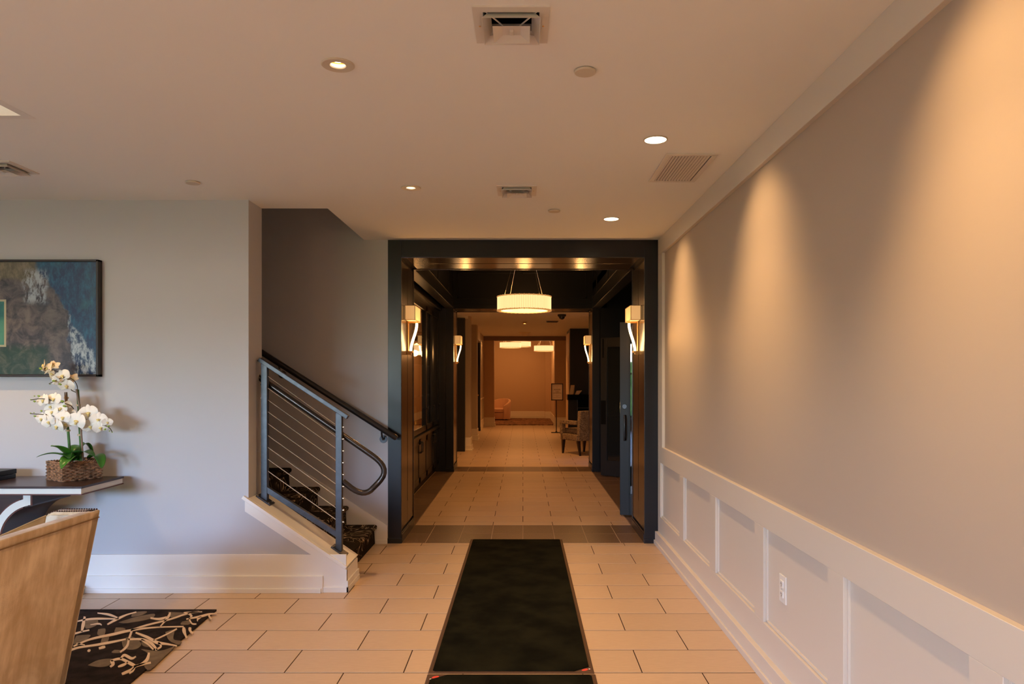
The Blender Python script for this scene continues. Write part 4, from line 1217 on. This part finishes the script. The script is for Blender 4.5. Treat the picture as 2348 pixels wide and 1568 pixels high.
STEMG = mat('bamboo_green', (.07, .17, .04), .45, var=(12, .4))
STEMB = mat('bamboo_brown', (.20, .12, .06), .5, var=(12, .3))
TWIG = mat('orchid_twig', (.05, .035, .012), .55)
TIE = mat('raffia_tie', (.62, .50, .32), .7)
def tube_part(nm, m, pts, r, n=8, par=None):
    return MB().tube([p - O for p in pts], r, n).build(nm, m, par or orc, world=False, smooth=True)
st1 = tube_part('stem', STEMG, [Lp(161, 1058, 4.84), Lp(158, 1010, 4.84), Lp(155, 975, 4.84), Lp(152, 925, 4.84)], .0085, 9)
st2 = tube_part('stem', STEMG, [Lp(188, 1060, 4.86), Lp(184, 1000, 4.86), Lp(181, 940, 4.86), Lp(178, 893, 4.86)], .0090, 9)
tube_part('support_cane', STEMB, [Lp(191, 1062, 4.845), Lp(186, 990, 4.845), Lp(182, 930, 4.845), Lp(175, 892, 4.845)], .0065, 7)
tube_part('support_cane', STEMB, [Lp(153, 945, 4.83), Lp(152, 920, 4.83), Lp(151, 899, 4.83)], .0095, 7)
for u, y in ((182.5, 997), (180, 929), (156, 987), (152, 912)):
    p = Lp(u, y, 4.855 if u > 170 else 4.838) - O
    MB().lathe([(.0135, -.006), (.0145, 0), (.0135, .006)], p, 12).build('raffia_tie', TIE, orc, world=False, smooth=True)
def bez3(pts, n=14):
    pts = [Vector(p) for p in pts]; out = []
    for k in range(len(pts) - 1):
        a, b_ = pts[k], pts[k + 1]; pa = pts[max(0, k - 1)]; pb = pts[min(len(pts) - 1, k + 2)]
        for i in range(n):
            t = i / n
            out.append(.5 * ((2 * a) + (b_ - pa) * t + (2 * pa - 5 * a + 4 * b_ - pb) * t * t + (3 * a - pa - 3 * b_ + pb) * t ** 3))
    return out + [pts[-1]]
twigs = [[Lp(178, 893, 4.86), Lp(176, 882, 4.85), Lp(168, 871, 4.83), Lp(150, 864, 4.80), Lp(128, 872, 4.77), Lp(112, 880, 4.75)],
         [Lp(176, 900, 4.86), Lp(166, 896, 4.84), Lp(163, 893, 4.83)],
         [Lp(165, 874, 4.83), Lp(140, 856, 4.82), Lp(112, 846, 4.80), Lp(94, 846, 4.79)],
         [Lp(172, 948, 4.85), Lp(168, 936, 4.82), Lp(158, 928, 4.79), Lp(128, 920, 4.76), Lp(96, 914, 4.74), Lp(70, 917, 4.72)],
         [Lp(160, 946, 4.84), Lp(140, 962, 4.80), Lp(118, 952, 4.76), Lp(92, 950, 4.73), Lp(69, 948, 4.71)],
         [Lp(178, 952, 4.85), Lp(196, 960, 4.82), Lp(215, 972, 4.79), Lp(236, 975, 4.76), Lp(250, 980, 4.74), Lp(257, 990, 4.73)]]
for tw in twigs: tube_part('twig', TWIG, bez3(tw, 6), .0026, 6)
def petal_white():
    m, t, b = new_mat('orchid_petal')
    b.inputs['Base Color'].default_value = (.86, .83, .76, 1); b.inputs['Roughness'].default_value = .55
    b.inputs['Subsurface Weight'].default_value = .0
    return m
PETAL = petal_white()
PETC = mat('orchid_petal_cream', (.84, .68, .46), .55)
LIP = mat('orchid_lip', (.80, .66, .26), .5)
def petal(mb, ang, L, w, cup, pinch=.6):
    ca, sa = math.cos(ang), math.sin(ang)
    def fn(u, v):
        q = v * 2 - 1
        ww = w * (max(0, math.sin(PI * (.04 + .93 * u ** pinch)))) ** .75
        r_ = L * (.02 + u * .98); z = cup * (u * u) * L - abs(q) ** 2 * ww * .25 + .004
        x, y = r_, q * ww
        return (x * ca - y * sa, x * sa + y * ca, z)
    mb.grid(fn, 8, 6)
def bloom_mesh(m, wide=1.0):
    mb = MB()
    petal(mb, R(90), .048, .019, -.15); petal(mb, R(218), .046, .018, -.1); petal(mb, R(322), .046, .018, -.1)
    petal(mb, R(8), .052, .036 * wide, .12, .8); petal(mb, R(172), .052, .036 * wide, .12, .8)
    me = mb.mesh('bloom', m, smooth=True, fix=False)
    return me
BL = bloom_mesh(PETAL); BLC = bloom_mesh(PETC, .62)
lm = MB(); lm.ball((0, -.004, .010), .010, .012, .010, 10, 6); lm.ball((0, -.016, .014), .007, .011, .005, 10, 6); lm.ball((-.009, -.002, .012), .005, .008, .006, 8, 5); lm.ball((.009, -.002, .012), .005, .008, .006, 8, 5)
LM = lm.mesh('lip', LIP, smooth=True)
def bloom(u, y, Y, size, face, spin=0, cream=False):
    p = Lp(u, y, Y) - O
    o = bpy.data.objects.new('bloom', BLC if cream else BL); COL.objects.link(o); o.parent = orc; o.location = p
    q = Vector(face).normalized().to_track_quat('Z', 'Y')
    o.rotation_mode = 'QUATERNION'
    from mathutils import Quaternion
    o.rotation_quaternion = q @ Quaternion((0, 0, 1), R(spin)); o.scale = (size * 1.08,) * 3
    l = bpy.data.objects.new('lip', LM); COL.objects.link(l); l.parent = o; l.scale = (.75, .75, .75)
blooms = [(203, 947, 4.80, 1.15, (.15, -1, .1), 10, 0), (177, 965, 4.74, 1.2, (-.1, -1, -.05), -15, 0), (207, 977, 4.78, .95, (.3, -1, -.4), 20, 0), (226, 962, 4.78, 1.0, (.25, -1, .15), 0, 0), (230, 980, 4.76, .85, (.4, -1, -.2), 15, 0), (246, 968, 4.76, .62, (.6, -1, .1), 0, 0),
          (96, 960, 4.74, .82, (-.25, -1, 0), 0, 0), (112, 967, 4.73, .88, (-.1, -1, -.1), 25, 0), (131, 977, 4.74, 1.0, (-.2, -1, -.3), -10, 0), (145, 957, 4.74, .95, (0, -1, .1), 0, 0), (120, 945, 4.75, .85, (-.15, -1, .35), 10, 0), (150, 972, 4.77, .9, (.2, -1, -.3), 30, 0), (157, 948, 4.80, .9, (.2, -1, .2), -20, 0),
          (100, 918, 4.75, .9, (-.3, -1, .2), 15, 0), (124, 915, 4.76, .92, (.0, -1, .3), 0, 0), (116, 932, 4.77, .85, (-.1, -1, 0), 40, 0), (140, 936, 4.76, .8, (.1, -1, .1), -25, 0), (152, 932, 4.80, .75, (.1, -1, .4), 60, 0),
          (112, 843, 4.80, 1.05, (-.5, -.7, .35), 20, 1), (101, 838, 4.79, .85, (-.8, -.6, .2), 50, 1), (122, 838, 4.79, .8, (.2, -.8, .5), 10, 1), (143, 862, 4.80, .95, (.1, -1, .2), 30, 0), (153, 884, 4.82, .95, (.2, -1, -.35), 0, 0), (128, 872, 4.78, .7, (-.3, -1, -.5), 45, 0), (166, 868, 4.84, .75, (.5, -.9, .3), 40, 1), (118, 856, 4.80, .8, (-.2, -.8, -.6), 70, 1)]
for u, y, Y, sz, f, sp, cr in blooms: bloom(u, y, Y, sz * 1.0, f, sp, bool(cr))
BUD = mat('orchid_bud', (.22, .33, .04), .5)
BM = MB().ball((0, 0, 0), .0065, .0065, .0105, 10, 8).mesh('bud', BUD, smooth=True)
for u, y, Y, s_ in ((89, 908, 4.74, 1), (79, 920, 4.73, 1), (95, 942, 4.74, .9), (80, 954, 4.72, .85), (143, 920, 4.75, 1.1), (148, 931, 4.75, 1.1), (123, 873, 4.76, 1), (138, 881, 4.76, 1), (93, 845, 4.78, 1.2), (241, 984, 4.74, 1), (249, 977, 4.74, .9), (71, 916, 4.72, .5), (70, 947, 4.71, .5), (79, 908, 4.73, .5), (78, 946, 4.72, .45), (251, 988, 4.73, .5), (257, 991, 4.73, .45), (115, 881, 4.75, .5)):
    o = bpy.data.objects.new('bud', BM); COL.objects.link(o); o.parent = orc; o.location = Lp(u, y, Y) - O; o.scale = (s_,) * 3
    o.rotation_euler = (random.uniform(-.6, .6), R(75) * (1 if u > 200 else -1), 0)

# ---- beige armchair seen from outside its back
def suede():
    m, t, b = new_mat('tan_velvet')
    n = t.noise(t.coord(scale=(3, 3, .6)), 5, 5, .6)
    n2 = t.noise(t.coord(), 3.5, 4, .6, .5)
    f = t.math('ADD', t.math('MULTIPLY', n, .5), t.math('MULTIPLY', n2, .5))
    t.link(t.mix(t.ramp(f, .36, .64), (.50, .36, .21), (.80, .65, .46)), b.inputs['Base Color'])
    b.inputs['Roughness'].default_value = .85; b.inputs['Specular IOR Level'].default_value = .15
    b.inputs['Sheen Weight'].default_value = .25
    t.link(t.bump(t.noise(t.coord(), 220, 3), .25, .002), b.inputs['Normal'])
    return m
SUEDE = suede()
LINEN = mat('light_linen', (.60, .53, .42), .9, .15, var=(30, .06), bump=(300, .3, .002))
PILL = mat('gold_satin', (.62, .51, .34), .5, .4, var=(6, .15))
ch = thing('beige_armchair', 'tan velvet armchair with flared back standing on the coral rug', 'armchair', (-2.5, 2.97, 0))
ZB, ZTp = .075, .882
def chair_outer(z):
    t = (z - ZB) / (ZTp - ZB)
    return (-2.135 + .132 * t, 2.575 - .06 * t, 3.352 + .055 * t)     # back x, near y, far y
XF = -2.86
bx0, ya0, yb0 = chair_outer(ZB); bx1, ya1, yb1 = chair_outer(ZTp)
th = .062
# back panel
mb = MB(); mb.add([(bx0, ya0, ZB), (bx0, yb0, ZB), (bx1, yb1, ZTp), (bx1, ya1, ZTp), (bx0 - th, ya0, ZB), (bx0 - th, yb0, ZB), (bx1 - th, yb1, ZTp), (bx1 - th, ya1, ZTp)],
   [(0, 1, 2, 3), (7, 6, 5, 4), (3, 2, 6, 7), (0, 4, 5, 1), (0, 3, 7, 4), (1, 5, 6, 2)])
mb.build('back_panel', SUEDE, ch, bevel=.012, smooth=True, seg=3)
# arms: profile in x-z that swoops down towards the front
prof = [(bx1, ZTp), (-2.19, ZTp), (-2.215, .872), (-2.235, .845), (-2.26, .78), (-2.31, .70), (-2.40, .635), (-2.55, .605), (-2.80, .60), (XF, .57), (XF + .02, ZB), (bx0, ZB)]
for far_ in (0, 1):
    vs = []
    for dy in (0, 1):
        for x, z in prof:
            _, ya, yb = chair_outer(z)
            y = (yb - dy * th) if far_ else (ya + dy * th)
            vs.append((x, y, z))
    n = len(prof)
    mb = MB(); mb.add(vs, [tuple(range(n)), tuple(range(2 * n - 1, n - 1, -1))] + [(i, (i + 1) % n, (i + 1) % n + n, i + n) for i in range(n)])
    arm = mb.build('arm_panel', SUEDE, ch, bevel=.010, smooth=True, seg=2)
    # linen inner face
    vs = []
    for x, z in prof:
        _, ya, yb = chair_outer(z); e = th + .004
        vs.append((max(XF + .03, min(bx1 - .075, x)), (yb - e) if far_ else (ya + e), z - (.014 if z > .5 else 0)))
    inner = MB().prism(vs, (0, -.012 if far_ else .012, 0)).build('inner_lining', LINEN, arm)
# top welt of the back and stitched edge of the far arm
q = MB().tube([(bx1 - .001, ya1 + .01, ZTp - .035), (bx1 - .001, yb1 - .012, ZTp - .035)], .0028, 6)
q.build('welt', mat('tan_piping', (.22, .13, .06), .8), ch, smooth=True)
STI = mat('dark_cord', (.06, .022, .012), .7)
def cord(pts, r=.003):
    mb = MB()
    for k in range(len(pts) - 1):
        a, b_ = Vector(pts[k]), Vector(pts[k + 1]); n = max(2, int((b_ - a).length / .011))
        for i in range(n):
            c = a + (b_ - a) * ((i + .5) / n); mb.ball(c, .0048, .0048, .0036, 6, 4)
    return mb
cord([(bx1 - .012, yb1 - .004, ZTp + .002), (-2.19, yb1 - .004, ZTp + .002), (-2.222, yb1 - .004, .866)]).build('corded_edge', STI, ch)['kind'] = 'stuff'
cord([(bx1 - .01, yb1 - .006, ZTp + .002), (bx1 - .03, yb1 - .056, ZTp + .002), (-2.19, yb1 - .058, ZTp + .002), (-2.222, yb1 - .058, .866)]).build('corded_edge', STI, ch)['kind'] = 'stuff'
cord([(bx0 - .002, ya0 + .01, ZB + .022), (bx0 - .002, yb0 - .01, ZB + .022)], .004).build('nail_trim', STI, ch)['kind'] = 'stuff'
B(XF + .04, -2.20, 2.66, 3.27, .09, .34).build('seat_base', SUEDE, ch, bevel=.02, smooth=True)
B(XF + .03, -2.22, 2.665, 3.265, .34, .50).build('seat_cushion', LINEN, ch, bevel=.045, smooth=True, seg=4)
for x in (XF + .06, -2.20):
    for y in (2.64, 3.29):
        MB().lathe([(.02, 0), (.03, .08), (.03, .10), (0, .10)], (x, y, .0148), 12).build('foot', LEGW, ch, smooth=True)
# loose pillow against the back
pl = thing('gold_pillow', 'crumpled gold satin throw pillow leaning inside the beige armchair', 'pillow', (-2.225, 3.05, .628))
def pil(u, v):
    a, b_ = u * 2 - 1, v * 2 - 1
    e = max(0, 1 - abs(a) ** 2.6) * max(0, 1 - abs(b_) ** 2.6)
    return a, b_, e ** .55
def pillow_fn(sign):
    def fn(u, v):
        a, b_, e = pil(u, v)
        pin = 1 - .08 * (1 - abs(b_) ** 2) * abs(a) ** 2
        pin2 = 1 - .08 * (1 - abs(a) ** 2) * abs(b_) ** 2
        wr_ = (.010 * math.sin(7 * a + 5 * b_) + .006 * math.sin(15 * b_ - 6 * a)) * e
        return Vector((sign * .075 * e + wr_, a * .235 * pin2, b_ * .235 * pin))
    return fn
mb = MB().grid(pillow_fn(1), 18, 18).grid(pillow_fn(-1), 18, 18)
M_ = Matrix.Rotation(R(6), 3, 'X') @ Matrix.Rotation(R(14), 3, 'Y')
mb.v = [tuple(M_ @ Vector(p)) for p in mb.v]
mb.build('cover', PILL, pl, world=False, smooth=True)
e_ = [pillow_fn(1)(0, i / 12) for i in range(13)] + [pillow_fn(1)(i / 12, 1) for i in range(1, 13)] + [pillow_fn(1)(1, 1 - i / 12) for i in range(1, 13)] + [pillow_fn(1)(1 - i / 12, 0) for i in range(1, 12)]
MB().tube([M_ @ p for p in e_], .004, 6, closed=True).build('piping', PILL, pl, world=False, smooth=True)

# ---- rug with raised coral branches
RZ = .012
rug = thing('coral_rug', 'dark rug with cream coral branches and taupe leaves under the armchair', 'rug', (-3.3, 3.2, 0))
RUGM = mat('dark_pile', (.026, .018, .015), 1, .1, var=(14, .35), bump=(300, .6, .006))
CORAL = mat('cream_pile', (.76, .58, .43), 1, .1, bump=(300, .5, .005))
TAUPE = mat('taupe_pile', (.19, .145, .105), 1, .1, var=(16, .15), bump=(300, .5, .005))
MB().prism([(-1.975, 4.632, 0), (-1.925, 3.45, 0), (-1.90, 2.0, 0), (-4.9, 2.0, 0), (-4.9, 4.632, 0)], (0, 0, RZ)).build('pile_ground', RUGM, rug, bevel=.004)
def rp_(x, y, z=RZ): return on_plane(x * .324, 1060 + y * .3241, z)
def stroke(pts, w, z0, z1, m, nm):
    P_ = bez3([(x, y, 0) for x, y in pts], 6); n = len(P_); vs = []
    mb = MB()
    for i, p in enumerate(P_):
        t = P_[min(n - 1, i + 1)] - P_[max(0, i - 1)]
        if t.length < 1e-6: t = Vector((1, 0, 0))
        t.normalize(); s_ = Vector((-t.y, t.x, 0)); f = i / (n - 1)
        ww = w * .5 * (.62 + .38 * math.sin(PI * min(1, f * 1.1 + .05))) * (1 + .18 * math.sin(7 * f + pts[0][0]))
        a, b_ = p + s_ * ww, p - s_ * ww
        vs += [rp_(a.x, a.y, z1), rp_(b_.x, b_.y, z1)]
    lo = [Vector((v.x, v.y, z0)) for v in vs]
    N = len(vs); a = vs + lo; fs = []
    for i in range(0, N - 2, 2):
        fs += [(i, i + 1, i + 3, i + 2), (i, i + 2, i + 2 + N, i + N), (i + 1, i + 1 + N, i + 3 + N, i + 3)]
    fs += [(0, N, N + 1, 1), (N - 2, N - 1, 2 * N - 1, 2 * N - 2)]
    mb.add(a, fs); return mb.build(nm, m, rug)
leaves = [[(860, 1262), (930, 1235), (1000, 1285), (960, 1325), (880, 1320)], [(620, 1440), (700, 1402), (800, 1395), (770, 1440), (700, 1452)], [(695, 1185), (745, 1180), (735, 1228), (690, 1222)], [(820, 1172), (885, 1178), (870, 1212), (812, 1206)],
          [(1170, 1205), (1232, 1190), (1228, 1255), (1285, 1268), (1262, 1292), (1196, 1262)], [(1246, 1300), (1130, 1338), (1000, 1325), (1040, 1350), (1050, 1395), (1020, 1440), (1060, 1470), (1150, 1390)], [(840, 1135), (960, 1098), (1090, 1075), (1065, 1110), (900, 1140)],
          [(600, 1130), (680, 1105), (690, 1150), (610, 1180)], [(1190, 1062), (1330, 1070), (1300, 1090), (1210, 1100)], [(540, 1230), (640, 1225), (600, 1265), (520, 1290)], [(1000, 1275), (1070, 1300), (1050, 1310), (1010, 1300)], [(1290, 1130), (1350, 1120), (1340, 1150), (1280, 1150)], [(720, 1250), (770, 1230), (760, 1275), (715, 1285)], [(950, 1062), (1040, 1058), (1000, 1085), (930, 1095)], [(810, 1330), (870, 1335), (850, 1352), (790, 1350)]]
for pts in leaves:
    poly = bez3([rp_(*p, RZ - .002) for p in pts + pts[:1]], 4)[:-1]
    MB().prism(poly, (0, 0, .004)).build('leaf_motif', TAUPE, rug)
strokes = [([(505, 1325), (560, 1308), (680, 1290), (790, 1270), (890, 1250)], 17), ([(520, 1300), (640, 1250), (800, 1215), (930, 1186), (1100, 1166), (1300, 1160)], 15), ([(925, 1187), (1040, 1150), (1200, 1110), (1330, 1067), (1410, 1055)], 13),
           ([(760, 1145), (840, 1102), (900, 1076), (965, 1058)], 14), ([(840, 1100), (770, 1075), (690, 1064)], 12), ([(840, 1106), (700, 1104), (600, 1112), (520, 1130)], 12), ([(1330, 1068), (1355, 1085), (1335, 1108)], 13), ([(1205, 1060), (1190, 1092), (1130, 1165)], 14), ([(1065, 1100), (1130, 1107), (1180, 1092)], 16),
           ([(932, 1192), (912, 1250), (898, 1300), (850, 1342)], 17), ([(908, 1252), (1000, 1250), (1060, 1272), (1096, 1305), (1112, 1326)], 19), ([(960, 1203), (1040, 1235), (1110, 1272), (1190, 1285), (1252, 1297)], 19), ([(1000, 1252), (1050, 1288), (1085, 1322)], 15), ([(1120, 1275), (1140, 1300), (1100, 1326)], 14),
           ([(1300, 1166), (1305, 1200), (1322, 1242)], 22), ([(1345, 1166), (1345, 1188), (1364, 1208)], 20), ([(1252, 1176), (1180, 1215), (1085, 1258)], 11), ([(1318, 1108), (1420, 1088), (1480, 1072), (1535, 1066)], 13), ([(1425, 1092), (1400, 1106), (1398, 1122)], 12), ([(1478, 1078), (1486, 1096), (1498, 1108)], 14), ([(1300, 1062), (1360, 1060), (1430, 1056)], 9),
           ([(862, 1496), (925, 1468), (965, 1438), (1068, 1416)], 19), ([(1055, 1345), (1040, 1395), (1000, 1425), (955, 1442)], 19), ([(962, 1442), (905, 1412), (850, 1388), (785, 1402)], 22), ([(785, 1400), (800, 1425), (780, 1445)], 24), ([(852, 1390), (880, 1362), (930, 1385), (962, 1372)], 18), ([(915, 1492), (940, 1470), (960, 1440)], 15), ([(835, 1445), (880, 1428), (905, 1412)], 15),
           ([(700, 1315), (745, 1302)], 20), ([(620, 1335), (640, 1325)], 16), ([(600, 1090), (590, 1140), (578, 1198)], 22), ([(510, 1216), (580, 1196), (632, 1185)], 12), ([(720, 1150), (700, 1140), (640, 1148)], 9), ([(540, 1280), (570, 1284), (600, 1290)], 10), ([(1340, 1112), (1360, 1140), (1390, 1142)], 11)]
for pts, w in strokes: stroke(pts, w, RZ - .002, RZ + .0025, CORAL, 'coral_branch')

# ---- entrance mats
MATP = mat('mat_pile', (.013, .012, .005), 1, .05, var=(4, .5), bump=(320, .9, .008))
RUB = mat('mat_rubber', (.085, .042, .022), .6, .3)
REDL = mat('red_print', (.75, .06, .035), .6); WHL = mat('white_print', (.8, .7, .6), .6)
def door_mat(x0, x1, y0, y1, label, corner):
    t = thing('entrance_mat', label, 'mat', ((x0 + x1) / 2, (y0 + y1) / 2, 0), 0, None)
    m = MB()
    m.prism([(x0, y0, 0), (x1, y0, 0), (x1, y1, 0), (x0, y1, 0)], (0, 0, .001))
    a, b_ = .0, .018
    vs = [(x0, y0, .0), (x1, y0, .0), (x1, y1, .0), (x0, y1, .0), (x0 + .006, y0 + .006, .004), (x1 - .006, y0 + .006, .004), (x1 - .006, y1 - .006, .004), (x0 + .006, y1 - .006, .004)]
    MB().add(vs, [(3, 2, 1, 0), (4, 5, 6, 7), (0, 1, 5, 4), (1, 2, 6, 5), (2, 3, 7, 6), (3, 0, 4, 7)]).build('rubber_border', RUB, t)
    e, c, r = .022, .055, .012
    q = []
    for cx, cy, sx, sy, key in ((x0 + e, y0 + e, 1, 1, 'sw'), (x1 - e, y0 + e, -1, 1, 'se'), (x1 - e, y1 - e, -1, -1, 'ne'), (x0 + e, y1 - e, 1, -1, 'nw')):
        k = (c + .025, c) if key == corner else (r, r)
        p_ = [(cx, cy + sy * k[1]), (cx + sx * k[0], cy)]
        q += p_ if key in ('sw', 'ne') else p_[::-1]
    MB().prism([(x, y, .003) for x, y in q], (0, 0, .006)).build('pile', MATP, t, bevel=.002)
    cx, cy, sx, sy = (x1 - .045, y0 + .042, -1, 1) if corner == 'se' else (x0 + .045, y1 - .040, 1, -1)
    lg = MB().lathe([(0, .0), (.016, .0), (.015, .0008), (0, .0008)], (0, 0, 0), 20)
    lg.v = [(x * 1.25, y * .7, z) for x, y, z in lg.v]
    an = math.atan2(-sy * .055, sx * .08); ca, sa = math.cos(an), math.sin(an)
    lg.v = [(cx + x * ca - y * sa, cy + x * sa + y * ca, .0041 + z) for x, y, z in lg.v]
    lg.build('logo_oval', REDL, t)
    dx, dy = (.024, .010) if corner == 'se' else (-.022, -.024)
    MB().box(cx + dx - .004, cx + dx + .004, cy + dy - .005, cy + dy + .005, .004, .0048).build('logo_mark', WHL, t)
    return t
door_mat(-.484, .364, 3.650, 6.665, 'long dark brown entrance mat reaching to the dark portal', 'se')
door_mat(-.484, .368, .60, 3.642, 'second dark entrance mat butted against the long one', 'nw')

# ================================================================== GARDEN outside the windows (seen only in reflections)
tag(B(-30, 30, -40, -4.4, -.3, -.05).build('garden_lawn', mat('lawn', (.06, .13, .03), .95, .1, var=(3, .3))), 'green lawn outside the lobby windows', 'lawn', kind='stuff')
hm = MB(); rr = random.Random(3)
for i in range(900):
    c = Vector((rr.uniform(-26, 26), rr.uniform(-17, -15), rr.uniform(.6, 2.6 + .6 * math.sin(i))))
    a = Vector((rr.uniform(-1, 1), rr.uniform(-1, 1), rr.uniform(-1, 1))).normalized() * .45; b_ = a.orthogonal().normalized() * .3
    hm.add([c - a, c + b_, c + a, c - b_], [(0, 1, 2, 3)])
hm.box(-26, 26, -17, -15.6, -.045, 2.2)
tag(hm.build('garden_hedge', mat('hedge_leaf', (.05, .12, .03), .8, .2, var=(2, .4)), fix=False), 'leafy green hedge across the lawn', 'hedge', kind='stuff')
print('tiles as parts:', n_tiles)
